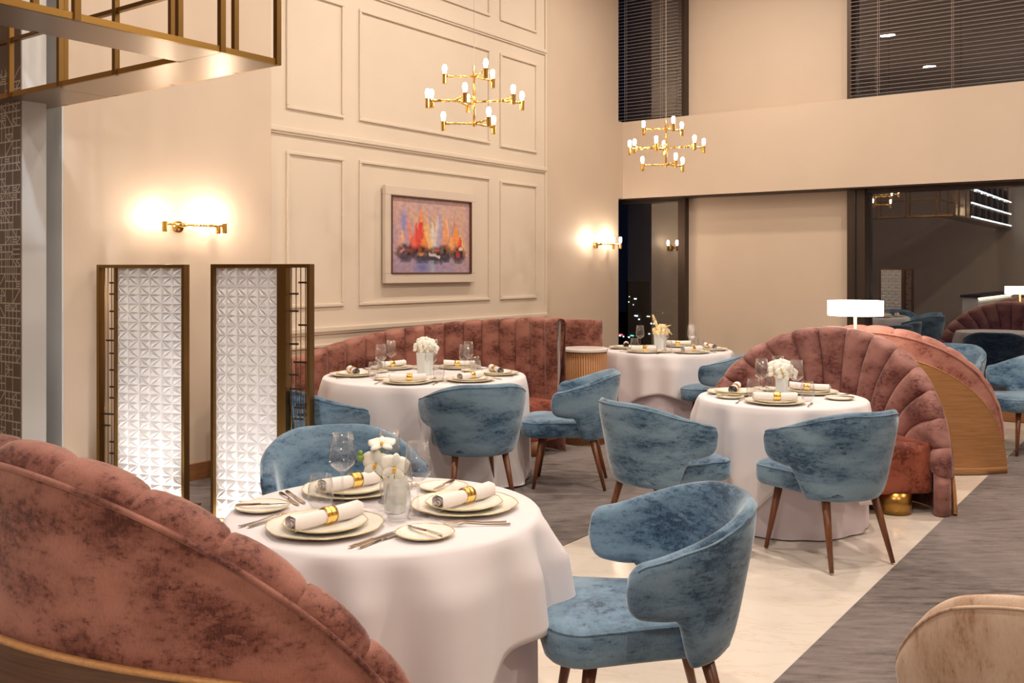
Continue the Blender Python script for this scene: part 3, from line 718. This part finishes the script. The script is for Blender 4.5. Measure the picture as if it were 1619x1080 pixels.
def setting(cx_, cy_, tx, ty, where, tabn, full=True, wine=(.10, .20), water=(.19, .17), nap=0.25, bread=(-.29, .08), two=True):
    """place setting whose charger centre is (cx,cy); the diner faces (tx,ty)"""
    d = Vector((tx - cx_, ty - cy_)).normalized(); f = d; rt = Vector((d.y, -d.x)); rz = math.atan2(-d.x, d.y)
    def P(a, b): q = Vector((cx_, cy_)) + rt * a + f * b; return q.x, q.y
    w_ = '%s of the %s' % (where, tabn)
    plate('charger_plate', cx_, cy_, TZ, rz, 'large gold-rimmed charger plate, ' + w_, 'charger plates')
    plate('dinner_plate', cx_, cy_, TZ + .007, rz + .5, 'smaller gilt plate on the charger, ' + w_, 'dinner plates')
    napkin(cx_, cy_, TZ + .014, (nap - 100 if nap > 50 else rz + nap), 'white rolled napkin in gold ring, ' + w_, 'rolled napkins')
    x, y = P(*bread); plate('bread_plate', x, y, TZ, rz, 'small gold-rimmed bread plate, ' + w_, 'bread plates')
    cutl('butter_knife', x, y, TZ + .0145, rz - .9, 'butter knife on its bread plate, ' + w_, 'butter knives')
    x, y = P(*wine); wg = inst('wine_glass', WINE, (x, y, TZ)); wg.scale = (.95, .95, .93); tag(wg, 'clear stemmed wine glass, ' + w_, 'glass', 'wine glasses')
    x, y = P(*water); tag(inst('water_glass', TUMB, (x, y, TZ)), 'clear stemless water glass, ' + w_, 'glass', 'water glasses')
    for k in range(2 if two else 1):
        x, y = P(.205 + k * .026, -.01 + k * .012); cutl('dinner_knife', x, y, TZ + .001, rz, 'silver dinner knife, %s, ' % ('inner of two' if k == 0 else 'outer of two') + w_ if two else 'silver dinner knife, ' + w_, 'dinner knives')
        x, y = P(-.205 - k * .026, -.02 - k * .01); cutl('dinner_fork', x, y, TZ + .001, rz, 'silver dinner fork, %s, ' % ('inner of two' if k == 0 else 'outer of two') + w_ if two else 'silver dinner fork, ' + w_, 'dinner forks')
setting(-2.183, 2.045, -2.20, 2.40, 'booth-side setting', 'front table', wine=(.155, .26), water=(.135, .185), bread=(-.345, .06), nap=101.47, two=True)
setting(-2.000, 2.500, -2.22, 2.31, 'right-hand setting', 'front table', wine=(.10, .255), water=(.175, .215), bread=(-.33, .13), nap=101.50, two=True)
setting(-2.470, 2.445, -2.12, 2.29, 'screen-side setting', 'front table', wine=(.10, .17), water=(.19, .21), bread=(-.30, .13), nap=101.40, two=True)
tn = 'table below the painting'
for (a, wh) in ((-62, 'front setting'), (-12, 'right setting'), (38, 'far right setting'), (100, 'rear setting'), (160, 'far left setting'), (222, 'left setting')):
    x, y = T2[0] + .54 * math.cos(R(a)), T2[1] + .54 * math.sin(R(a)); setting(x, y, *T2, wh, tn, two=False, wine=(.12, .21), water=(.19, .16), bread=(-.21, .17))
tn = 'table before the mauve booth'
for (a, wh, q) in ((-78, 'front right setting', .3), (185, 'left setting', .2), (75, 'rear setting', .3)):
    x, y = T3[0] + .30 * math.cos(R(a)), T3[1] + .30 * math.sin(R(a)); setting(x, y, *T3, wh, tn, two=False, wine=(.10, .20), water=(.17, .17), bread=(-.29, .12), nap=q)
tn = 'table by the narrow window'
for (a, wh) in ((-95, 'front setting'), (-30, 'right setting'), (30, 'rear right setting'), (100, 'rear setting'), (195, 'left setting')):
    x, y = T4[0] + .42 * math.cos(R(a)), T4[1] + .42 * math.sin(R(a)); setting(x, y, *T4, wh, tn, two=False, wine=(.12, .17), water=(.19, .13), bread=(-.21, .16))

# vases with orchids
def orchid(o, c, n, s=0.034, m=M_petal, tilt=None, roll=0):
    s *= 1.3
    n = Vector(n).normalized(); q = n.to_track_quat('Z', 'Y').to_matrix().to_4x4(); mt = Matrix.Translation(c) @ q @ Matrix.Rotation(roll, 4, 'Z')
    bm = bmesh.new()
    for (a, ln, wd) in ((90, 1.0, .62), (90 + 128, 1.0, .55), (90 - 128, 1.0, .55), (90 + 62, 1.12, 1.0), (90 - 62, 1.12, 1.0)):
        rows = 6; prev = None
        for i in range(rows + 1):
            u = i / rows; hw = wd * s * .62 * math.sin(PI * min(1, u * .86 + .10)) ** .7 if i < rows else wd * s * .12
            cx_ = u * ln * s; ring = []
            for k in (-1, -.5, 0, .5, 1):
                p = Vector((cx_ * math.cos(R(a)) - k * hw * math.sin(R(a)), cx_ * math.sin(R(a)) + k * hw * math.cos(R(a)), s * (.10 * u + .12 * math.sin(u * 3) - .16 * k * k * u)))
                ring.append(bm.verts.new(mt @ p))
            if prev:
                for k in range(4): bm.faces.new((prev[k], prev[k + 1], ring[k + 1], ring[k]))
            prev = ring
    f = bmobj('flower', bm, m, o, True); md = f.modifiers.new('s', 'SOLIDIFY'); md.thickness = .0012
    bm = bmesh.new(); ball(bm, mt @ Vector((0, -.1 * s, .22 * s)), s * .13, 10); ball(bm, mt @ Vector((0, -.26 * s, .25 * s)), s * .11, 8); bmobj('flower_lip', bm, M_yellow, f, True)
def vase(x, y, label, kind=0, rz=0, h=.13, r=.034):
    o = empty('flower_vase', (x, y, TZ), rz, label, 'vase', 'orchid vases')
    # square-ish tapering vessel with wall thickness
    bm = bmesh.new(); rings = []
    for (q, z) in ((r * .86, 0), (r * .86, .004), (r, h), (r - .003, h), (r * .82, .02)):
        rings.append([bm.verts.new((q * math.copysign(abs(math.cos(a)) ** .45, math.cos(a)), q * math.copysign(abs(math.sin(a)) ** .45, math.sin(a)), z)) for a in [2 * PI * i / 24 for i in range(24)]])
    bm.faces.new(rings[0][::-1]); bm.faces.new(rings[-1])
    for a, b in zip(rings, rings[1:]):
        for i in range(24): j = (i + 1) % 24; bm.faces.new((a[i], a[j], b[j], b[i]))
    bmobj('vessel', bm, M_vase, o, False)
    cv = Vector((.585, -.811, .1)) # towards the room, in the camera's general direction
    rt = Vector((.811, .585, 0))
    if kind == 0:
        fl_ = [(rt * -.062 + Vector((0, 0, h + .042)) + cv * .012, cv + rt * -.3, .037, M_petal), (rt * .0 + Vector((0, 0, h + .034)) + cv * .035, cv + rt * .3, .036, M_petal), (rt * -.045 + Vector((0, 0, h + .105)), cv * .5 + Vector((0, 0, 1)), .034, M_petal)]
        bud = rt * -.115 + Vector((0, 0, h + .062))
    elif kind == 1:
        fl_ = [(rt * a + Vector((0, 0, h + b)) + cv * c, cv + rt * a * 8 + Vector((0, 0, b * 6)), .036, M_petal) for a, b, c in ((-.05, .03, .01), (-.012, .055, .02), (.03, .045, .02), (.062, .025, 0), (0, .02, .03), (-.03, .07, -.03), (.03, .07, -.03), (.0, .08, 0))]
        bud = None
    else:
        fl_ = [(rt * a + Vector((0, 0, h + b)) + cv * c, cv + rt * a * 6 + Vector((0, 0, .3)), .040, M_petal_y) for a, b, c in ((-.03, .02, .01), (.01, .05, .01), (.045, .02, .01), (.0, .0, .03))]
        bud = None
    for c, n, s, m in fl_: orchid(o, c, n, s, m, roll=random.uniform(-.3, .3))
    bm = bmesh.new()
    for c, n, s, m in fl_[:3]: cyl(bm, (c.x * .2, c.y * .2, h * .4), c, .0018, seg=6)
    if bud is not None:
        cyl(bm, (0, 0, h * .6), bud, .0018, seg=6)
    bmobj('stem', bm, M_green, o, True)
    if bud is not None:
        bm = bmesh.new(); ball(bm, bud, .014, 10, (1, 1, .8)); ball(bm, bud + Vector((0, 0, .016)), .009, 8); bmobj('bud', bm, M_green, o, True)
    if kind == 2:
        bm = bmesh.new(); b0 = rt * -.02 + Vector((0, 0, h + .04)); tip = rt * -.075 + Vector((0, 0, h + .19)); cyl(bm, b0, b0.lerp(tip, .6), .012, .016, 10); cyl(bm, b0.lerp(tip, .6), tip, .016, .008, 10)
        q0 = rt * .05 + Vector((0, 0, h + .07)); cyl(bm, q0, rt * .12 + Vector((0, 0, h - .01)), .008, .005, 8); cyl(bm, q0, rt * .11 + Vector((0, 0, h + .085)), .007, .003, 8)
        bmobj('petal_spike', bm, M_petal_y, o, True)
vase(-2.150, 2.325, 'frosted vase with white orchids on the front table', 0, h=.115)
vase(T2[0], T2[1], 'frosted vase with bunched white orchids on the table below the painting', 1, h=.17, r=.055)
vase(T3[0], T3[1], 'frosted vase with white orchids before the mauve booth', 1, h=.12, r=.036)
vase(-4.41, 8.66, 'frosted vase with a pale yellow orchid on the table by the narrow window', 2, h=.16, r=.055)
# small glass tea light by the front vase
tag(make_mesh and inst('tealight_glass', TUMB, (-2.235, 2.40, TZ)), 'short clear tumbler directly behind the front vase', 'glass', 'water glasses')

# ------------------------------------------------------------------ chairs
def rounded_outline(wf, wr, y0, y1, rc, n=8):
    pts = []
    cs = [((wf / 2 - rc), (y1 - rc), 0), (-(wf / 2 - rc), (y1 - rc), 90), (-(wr / 2 - rc), (y0 + rc), 180), ((wr / 2 - rc), (y0 + rc), 270)]
    for (cx_, cy_, a0) in cs:
        for i in range(n + 1): a = R(a0 + 90 * i / n); pts.append((cx_ + rc * math.cos(a), cy_ + rc * math.sin(a)))
    out = []
    m = len(pts)
    for i in range(m):
        a, b = pts[i], pts[(i + 1) % m]; out.append(a)
        if math.dist(a, b) > .08: out += [(a[0] + (b[0] - a[0]) * k / 5, a[1] + (b[1] - a[1]) * k / 5) for k in range(1, 5)]
    return out
def cushion(name, outl, prof, m, parent, crown=.012):
    """prof: list of (inset, z) from the bottom up; closed at both ends"""
    cx_ = sum(p[0] for p in outl) / len(outl); cy_ = sum(p[1] for p in outl) / len(outl)
    vs, fs = [], []; n = len(outl)
    for (ins, z) in prof:
        for (x, y) in outl:
            d = Vector((x - cx_, y - cy_)); l = d.length; d = d * ((l - ins) / l); vs.append((cx_ + d.x, cy_ + d.y, z))
    for j in range(len(prof) - 1):
        for i in range(n): k = (i + 1) % n; fs.append((j * n + i, j * n + k, (j + 1) * n + k, (j + 1) * n + i))
    b = len(prof) * n - n; last = prof[-1]
    prev = b
    for q in (.66, .33):
        st = len(vs)
        for (x, y) in outl:
            d = Vector((x - cx_, y - cy_)); l = d.length; d = d * ((l - last[0]) / l) * q; vs.append((cx_ + d.x, cy_ + d.y, last[1] + crown * (1 - q * q)))
        for i in range(n): k = (i + 1) % n; fs.append((prev + i, prev + k, st + k, st + i))
        prev = st
    vs.append((cx_, cy_, last[1] + crown)); c = len(vs) - 1
    for i in range(n): fs.append((prev + i, prev + (i + 1) % n, c))
    fs.append(tuple(range(n))[::-1])
    return mesh(name, vs, fs, m, parent)
def make_chair(velvet_m, label, cat='chair', group='blue velvet dining chairs', tall=False, leg_m=M_walnut):
    o = empty('dining_chair', (0, 0, 0), 0, label, cat, group)
    outl = rounded_outline(.535, .42, -.27, .335, .11)
    seat = cushion('seat', outl, [(.05, .365), (.02, .37), (.004, .385), (0, .41), (0, .462), (.006, .474), (.020, .486), (.045, .494)], velvet_m, o, .012)
    v, f = tube_mesh([(x * .985, y * .985, .474) for x, y in outl], .0038, 6, True); mesh('piping', v, f, velvet_m, seat)
    R0, S = (.288, .57) if not tall else (.34, .275); ph_m = 1.42
    def plan(s, z):
        sg = 1 if s >= 0 else -1; a = abs(s); R1 = R0 - .028 + .085 * (z - .37) / .46
        pa = min(a / R0, ph_m); x = R1 * math.sin(pa); y = -R1 * math.cos(pa) * 1.02; nx, ny = math.sin(pa), -math.cos(pa)
        ex = a - R0 * ph_m
        if ex > 0: x += math.cos(ph_m) * ex; y += math.sin(ph_m) * ex
        return x * sg, y, nx * sg, ny
    zm = .615
    def zt(a):
        if tall: z = .885 - 1.9 * a * a
        else: z = .832 - .125 * smooth((a - .10) / .46) 
        return z
    def zb(a):
        if tall: return .352 + .1 * smooth((a - .22) / .06)
        return .352 + .165 * smooth((a - .325) / .085) + .02 * smooth((a - .43) / .15)
    rho = .06 if not tall else .17
    ns, nt = 72, 16
    ts = [.5 - .5 * math.cos(PI * j / nt) for j in range(nt + 1)]
    vs, fs = [], []
    def pt(s, t, side):
        a = abs(s); k = 1.0
        if a > S - rho: k = max(0, 1 - ((a - (S - rho)) / rho) ** (2.6 if not tall else 2)) ** .5
        top = zm + (zt(a) - zm) * (.0 + k); bot = zm + (zb(a) - zm) * k
        z = bot + (top - bot) * t
        x, y, nx, ny = plan(s, z); th = .034 * (max(0, 1 - abs(2 * t - 1) ** 5)) ** .5 * (k ** .5 if k > 0 else 0)
        return (x + nx * th * side, y + ny * th * side, z)
    S2 = [-S + (2 * S) * (.5 - .5 * math.cos(PI * i / ns)) * 1.0 for i in range(ns + 1)]
    S2 = [S * (.75 * (2 * i / ns - 1) + .25 * math.sin((2 * i / ns - 1) * PI / 2)) for i in range(ns + 1)]
    for i in range(ns + 1):
        for j in range(nt + 1): vs.append(pt(S2[i], ts[j], 1))
    off = len(vs)
    for i in range(ns + 1):
        for j in range(nt + 1): vs.append(pt(S2[i], ts[j], -1))
    n1 = nt + 1
    for i in range(ns):
        for j in range(nt):
            a, b, c, d = i * n1 + j, (i + 1) * n1 + j, (i + 1) * n1 + j + 1, i * n1 + j + 1
            fs.append((a, b, c, d)); fs.append((off + a, off + d, off + c, off + b))
    me = bpy.data.meshes.new('backrest'); me.from_pydata(vs, [], fs); bm = bmesh.new(); bm.from_mesh(me); bmesh.ops.remove_doubles(bm, verts=bm.verts[:], dist=.0004); bmesh.ops.recalc_face_normals(bm, faces=bm.faces[:]); bm.to_mesh(me); bm.free()
    back = link('backrest', me, velvet_m, o)
    pts = []
    for i in range(2, ns - 1):
        x, y, z = pt(S2[i], .955, 1); xx, yy, nx, ny = plan(S2[i], z); pts.append((x + nx * .001, y + ny * .001, z + .001))
    v, f = tube_mesh(pts, .0036, 6); mesh('piping', v, f, velvet_m, back)
    for sx in (-1, 1):
        for (yt, yb) in ((.185, .245), (-.165, -.262)):
            bm = bmesh.new(); cyl(bm, (sx * .165, yt, .385), (sx * .213, yb, 0.004), .0235, .0115, 14); bmobj('leg', bm, leg_m, o, True)
    return o
proto = make_chair(M_blue, 'x')
chairs = [
    ((.415, 3.11), (-.985, -.09), 'blue velvet armchair closest to the camera, right of the front table'),
    ((1.72, 5.22), (-.42, .9), 'blue velvet chair seen from behind, on the marble before the mauve booth'),
    ((.87, 5.50), (.86, .50), 'blue velvet chair left of the mauve booth table, its side and seat showing'),
    ((.42, 6.98), (-1, .12), 'blue velvet chair facing left at the end of the long banquette'),
    ((-.26, 6.42), (-.30, .95), 'blue velvet chair seen from behind below the painting'),
    ((-.735, 4.17), (.36, -.93), 'blue velvet chair partly hidden behind the front table'),
    ((-1.17, 6.12), (.80, .62), 'blue velvet chair partly behind the rods of the white screen'),
    ((1.93, 8.80), (-.85, .5), 'grey-blue chair at the table by the narrow window, its seat showing'),
    ((2.50, 9.45), (-1, .1), 'dark blue chair whose top shows just behind the mauve booth'),
    ((4.42, 8.25), (-.97, -.2), 'grey-blue chair cut by the right edge of the photo'),
    ((4.20, 9.25), (-.7, -.7), 'dark chair in front of the large window behind the lamp-lit booth'),
]
index_children(proto)
for i, ((X, Y), (dx, dy), lab) in enumerate(chairs):
    x, y = cam_xy(X, Y); fx, fy = cam_xy(dx, dy)
    c = proto if i == 0 else copy_tree(proto)
    c.location = (x, y, 0.004); c.rotation_euler = (0, 0, math.atan2(-fx, fy)); c['label'] = lab
bc = make_chair(M_beige, 'beige velvet chair with rounded back at the bottom right corner', group='', tall=True)
x, y = cam_xy(1.245, 2.34); fx, fy = cam_xy(.42, .9); bc.location = (x, y, .004); bc.rotation_euler = (0, 0, math.atan2(-fx, fy))

# ------------------------------------------------------------------ booths
def booth_back(o, place, bnd, base, nch, mdeg, mat_in=M_rust, sub=8, nt=12, th=.11, straight=False, outer=True, post=True, pitch=.045, roll=.014):
    NP = nch * sub
    def nrm(p):
        e = 1e-3; a0, z0 = bnd(max(0, p - e)); a1, z1 = bnd(min(1, p + e)); tx, tz = (a1 - a0) * mdeg, z1 - z0; l = math.hypot(tx, tz) or 1
        return -tz / l, tx / l
    nr = 10; rows = nt + 1 + nr
    for ch in range(nch):
        vs, fs = [], []
        for i in range(sub + 1):
            fch = .5 - .5 * math.cos(PI * i / sub); p = (ch + fch) / nch; bl = (1 - (2 * fch - 1) ** 2) ** .5 if 0 < i < sub else 0.0
            a1, z1 = bnd(p); a0, z0 = base(p); nx, nz = nrm(p)
            for j in range(nt + 1):
                t = j / nt
                if straight: a = a0 + (a1 - a0) * t; z = z0 + (z1 - z0) * t
                else:
                    ac, zc = a0 + (a1 - a0) * .15, z0 + (z1 - z0) * .55 + (.05 if z1 > .5 else 0)
                    a = (1 - t) ** 2 * a0 + 2 * t * (1 - t) * ac + t * t * a1; z = (1 - t) ** 2 * z0 + 2 * t * (1 - t) * zc + t * t * z1
                amp = pitch * (.5 + .5 * t)
                vs.append(place(a, -th - bl * amp + pitch * .6, z))
            for j in range(1, nr + 1):
                ps = PI * j / nr
                d = -th / 2 - (th / 2 - pitch * .6 + bl * pitch) * math.cos(ps) if ps < PI / 2 else -th / 2 - th / 2 * math.cos(ps)
                up = (.040 + roll * bl) * math.sin(ps)
                vs.append(place(a1 + nx * up / mdeg, d, z1 + nz * up))
        for i in range(sub):
            for j in range(rows - 1): a = i * rows + j; fs.append((a, a + 1, a + rows + 1, a + rows))
        if ch == 0: fs.append(tuple(range(rows)))
        if ch == nch - 1: fs.append(tuple(sub * rows + j for j in range(rows))[::-1])
        mesh('back_channel', vs, fs, mat_in, o)
    if outer:
        vs, fs = [], []; n2 = 96; nz = 10
        for i in range(n2 + 1):
            a1, z1 = bnd(i / n2)
            for j in range(nz + 1): vs.append(place(a1, 0.0, .01 + (z1 - .01) * j / nz))
        for i in range(n2):
            for j in range(nz): a = i * (nz + 1) + j; fs.append((a, a + nz + 1, a + nz + 2, a + 1))
        mesh('back_cover', vs, fs, mat_in, o)
        v, f = tube_mesh([place(bnd(i / 120)[0], .004, bnd(i / 120)[1] - .004) for i in range(121)], .008, 8); mesh('piping', v, f, mat_in, o)
def dome(am, zl, zh, ex=1.0):
    def b(p):
        th_ = (2 * p - 1) * PI / 2; return am * math.sin(th_), zl + (zh - zl) * max(0, math.cos(th_)) ** ex
    return b
def booth(cx_, cy_, sgn, Ro, am, zh, nch, label, wood_h, wood_m, group, zl=.25, edge_m=M_oak_edge_lit, seat=True, wex=1.0, dex=1.0, vm=None):
    vm = vm or M_rust
    """sgn=+1: the back stands on the +y side of the centre"""
    o = empty('curved_booth', (cx_, cy_, 0), 0, label, 'booth', group)
    def place(a, d, z): q = R(a); r = Ro + d; return (r * math.sin(q), sgn * r * math.cos(q), z)
    mdeg = Ro * PI / 180
    b = dome(am, zl, zh, dex)
    def base(p):
        q = 2 * p - 1; return am * .80 * q, .40 - .10 * abs(q) ** 6
    booth_back(o, place, b, base, nch, mdeg, vm)
    # end posts below the roll
    for s in (-1, 1):
        x, y, _ = place(s * (am - 1.0), -.055, 0); bm = bmesh.new(); cyl(bm, (x, y, .006), (x, y, zl + .06), .052, .052, 20); bmobj('end_post', bm, vm, o, True)
    # curved veneer panel outside
    vs, fs = [], []; n2, nz = 80, 8
    wb = lambda p: ((am + .6) * math.sin((2 * p - 1) * PI / 2), .02 + (wood_h - .02) * max(0, math.cos((2 * p - 1) * PI / 2)) ** wex)
    for d in (.006, .024):
        for i in range(n2 + 1):
            a1, z1 = wb(i / n2)
            for j in range(nz + 1): vs.append(place(a1, d, .006 + (z1 - .006) * j / nz))
    m_ = (n2 + 1) * (nz + 1)
    for i in range(n2):
        for j in range(nz): a = i * (nz + 1) + j; fs.append((m_ + a, m_ + a + nz + 1, m_ + a + nz + 2, m_ + a + 1)); fs.append((a, a + 1, a + nz + 2, a + nz + 1))
    mesh('veneer_panel', vs, fs, wood_m, o)
    vs, fs = [], []
    for i in range(n2 + 1):
        a1, z1 = wb(i / n2)
        for (d, dz) in ((.004, -.002), (.004, .006), (.026, .006), (.026, -.004)): vs.append(place(a1, d, max(.006, z1 + dz)))
    for i in range(n2):
        for k in range(4): a = i * 4 + k; c = i * 4 + (k + 1) % 4; fs.append((a, c, c + 4, a + 4))
    mesh('panel_edge', vs, fs, edge_m, o)
    vs, fs = [], []
    for i in range(n2 + 1):
        a1 = (am + .6) * (2 * i / n2 - 1)
        for (d, z) in ((.02, .006), (.028, .006), (.028, .055), (.02, .06)): vs.append(place(a1, d, z))
    for i in range(n2):
        for k in range(4): a = i * 4 + k; c = i * 4 + (k + 1) % 4; fs.append((a, c, c + 4, a + 4))
    mesh('kick_strip', vs, fs, wood_m, o)
    if seat: seat_ring(o, place, -(am - 6), am - 6, -.53, -.085, Ro)
    return o
def seat_ring(o, place, a0, a1, d0, d1, Ro, zt=.455, n=48, mseat=M_rust_seat, plinth=M_brass_hi, zb=.13):
    prof = []
    for (cx_, cz, s0) in ((d1 - .03, zt - .03, 0), (d0 + .06, zt - .055, 90), (d0 + .04, zb + .04, 180), (d1 - .03, zb + .03, 270)):
        rr = .055 if s0 == 90 else (.04 if s0 == 180 else .03)
        for k in range(6): a = R(s0 + 90 * k / 5); prof.append((cx_ + rr * math.cos(a), cz + rr * math.sin(a)))
    vs, fs = [], []; m = len(prof); dc = (d0 + d1) / 2; zc = (zt + zb) / 2
    al = [a0 + (a1 - a0) * i / n for i in range(n + 1)]; sc_ = [1.0] * (n + 1)
    ea = math.degrees(.09 / Ro)
    q_ = [.15, .35, .55, .72, .85, .94, .985, .998, 1.0]; al = [a0 - ea * x for x in q_[::-1]] + al + [a1 + ea * x for x in q_]; e_ = [max(.004, (1 - x ** 2.6)) ** (1 / 2.6) if x < 1 else .002 for x in q_]; sc_ = e_[::-1] + sc_ + e_
    for a, s in zip(al, sc_):
        for (d, z) in prof: vs.append(place(a, dc + (d - dc) * s, zc + (z - zc) * s ** .5))
    for i in range(len(al) - 1):
        for k in range(m): p, q = i * m + k, i * m + (k + 1) % m; fs.append((p, q, q + m, p + m))
    fs.append(tuple(range(m))); fs.append(tuple((len(al) - 1) * m + k for k in range(m))[::-1])
    s = mesh('seat', vs, fs, mseat, o)
    v, f = tube_mesh([place(a0 - ea, d0 + .075, zt - .018)] + [place(a0 + (a1 - a0) * i / n, d0 + .03, zt - .012) for i in range(n + 1)] + [place(a1 + ea, d0 + .075, zt - .018)], .004, 6); mesh('piping', v, f, mseat, s)
    vs, fs = [], []; q = [(d0 + .12, .006), (d0 + .12, zb + .01), (d1 - .12, zb + .01), (d1 - .12, .006)]
    for i in range(n + 1):
        a = a0 + 2 + (a1 - a0 - 4) * i / n
        for (d, z) in q: vs.append(place(a, d, z))
    for i in range(n):
        for k in range(4): p, r_ = i * 4 + k, i * 4 + (k + 1) % 4; fs.append((p, r_, r_ + 4, p + 4))
    fs.append((0, 1, 2, 3)); fs.append(tuple(n * 4 + k for k in (3, 2, 1, 0)))
    mesh('plinth', vs, fs, plinth, o, False)
    for a in (a0 + 3, a1 - 3):
        x, y, _ = place(a, dc, 0); bm = bmesh.new(); cyl(bm, (x, y, .006), (x, y, zb + .01), .105, seg=28); bmobj('plinth_foot', bm, plinth, o, True)
booth(-2.50, 2.33, -1, 1.13, 62, 1.075, 16, 'large rust velvet booth seen from behind in the front corner', .64, M_oak_shade, 'shell-backed velvet booths', wex=.3, dex=1.3)
booth(T3[0], T3[1], 1, 1.10, 51, 1.11, 15, 'mauve-rust velvet booth with scalloped fan channels facing its table', .92, M_oak, 'shell-backed velvet booths', vm=M_mauve)
booth(-2.135, 8.81, -1, 1.10, 55, 1.08, 16, 'lamp-lit mauve velvet booth back with oak veneer standing behind the fan-channel booth', .92, M_oak, 'shell-backed velvet booths', vm=M_mauve_lit)

# long banquette below the painting
def banquette():
    o = empty('curved_banquette', (T2[0], T2[1], 0), 0, 'long rust velvet channelled banquette curving below the painting', 'banquette')
    A, B = 1.24, 1.46
    def place(a, d, z):  # a measured from the wall direction (-x) towards +y
        q = R(a); x = -A * math.cos(q); y = B * math.sin(q); nx, ny = -math.cos(q) / A, math.sin(q) / B; l = math.hypot(nx, ny)
        return (x + nx / l * d, y + ny / l * d, z)
    knots = [(-45, .66), (-25, .76), (-5, .835), (6, .885), (14, .925), (27, .98), (38, 1.01), (52, 1.045), (65, 1.07), (91, 1.105), (108, 1.11)]
    def b(p):
        a = -45 + 153 * p
        for (a0, z0), (a1, z1) in zip(knots, knots[1:]):
            if a <= a1 + 1e-6: return a, z0 + (z1 - z0) * (a - a0) / (a1 - a0)
        return a, knots[-1][1]
    booth_back(o, place, b, lambda p: (b(p)[0], .40), 19, 1.36 * PI / 180, straight=True, pitch=.036, roll=.010)
    # squared end at the side table
    x, y, _ = place(108.5, -.055, 0)
    seat_ring(o, place, -42, 107, -.50, -.09, 1.36, plinth=M_base, zt=.455, zb=.12)
banquette()
# neighbouring banquette, only its end shows
def banquette2():
    o = empty('banquette_end', (-4.67, 7.66, 0), 0, 'end of a rust velvet banquette behind the wooden side table', 'banquette')
    bm = bmesh.new(); bx(bm, -.45, .12, 0, .13, .01, 1.10, .035); bmobj('backrest', bm, M_rust, o, True)
    bm = bmesh.new(); bx(bm, -1.05, .14, .12, .52, .13, .455, .05); bmobj('seat', bm, M_rust_seat, o, True)
    box('plinth', -1.0, .06, .05, .46, .006, .14, M_base, o)
banquette2()
# side table with tambour
def side_table():
    o = empty('side_table', (-4.53, 7.41, 0), 0, 'fluted oak drum side table with white stone top between banquettes', 'side table')
    vs, fs = lathe([(0, .006), (.188, .006), (.188, .83), (0, .83)], 40); mesh('drum', vs, fs, M_oak, o, False)
    bm = bmesh.new(); cyl(bm, (.189, 0, .02), (.189, 0, .825), .0115, seg=8); me = bm_mesh('tambour_slat', bm, M_oak_v)
    for k in range(54):
        s = inst('tambour_slat', me, (0, 0, 0), 2 * PI * k / 54, o)
    vs, fs = lathe([(0, .83), (.205, .83), (.212, .836), (.212, .854), (.206, .86), (0, .86)], 48); mesh('table_top', vs, fs, M_stone, o, False)
side_table()
# console with table lamp between the two back-to-back booths
co = empty('console_shelf', (-2.12, 7.35, 0), 0, 'narrow oak shelf unit between the two back-to-back booths', 'console')
box('carcass', -.35, .35, -.13, .13, .006, .74, M_oak, co, .004); box('top', -.37, .37, -.14, .14, .74, .765, M_oak, co, .004)
tl = empty('table_lamp', (-2.098, 7.302, .767), 0, 'brass table lamp with wide flat glowing white shade between booths', 'lamp')
vs, fs = lathe([(0, 0), (.07, 0), (.07, .012), (.01, .016), (0, .016)], 32); mesh('base', vs, fs, M_gold, tl)
bm = bmesh.new(); cyl(bm, (0, 0, .014), (0, 0, .50), .011, seg=16); bmobj('stem', bm, M_gold, tl, True)
vs, fs = lathe([(.195, .458), (.198, .458), (.198, .568), (.195, .568)], 48, True); sh = mesh('lamp_shade', vs, fs, M_shade, tl)
vs, fs = lathe([(0, .562), (.195, .562), (.195, .566), (0, .566)], 48); mesh('shade_diffuser', vs, fs, M_shade, tl)
vs, fs = lathe([(0, .459), (.195, .459), (.195, .462), (0, .462)], 48); mesh('shade_diffuser', vs, fs, M_shade, tl)
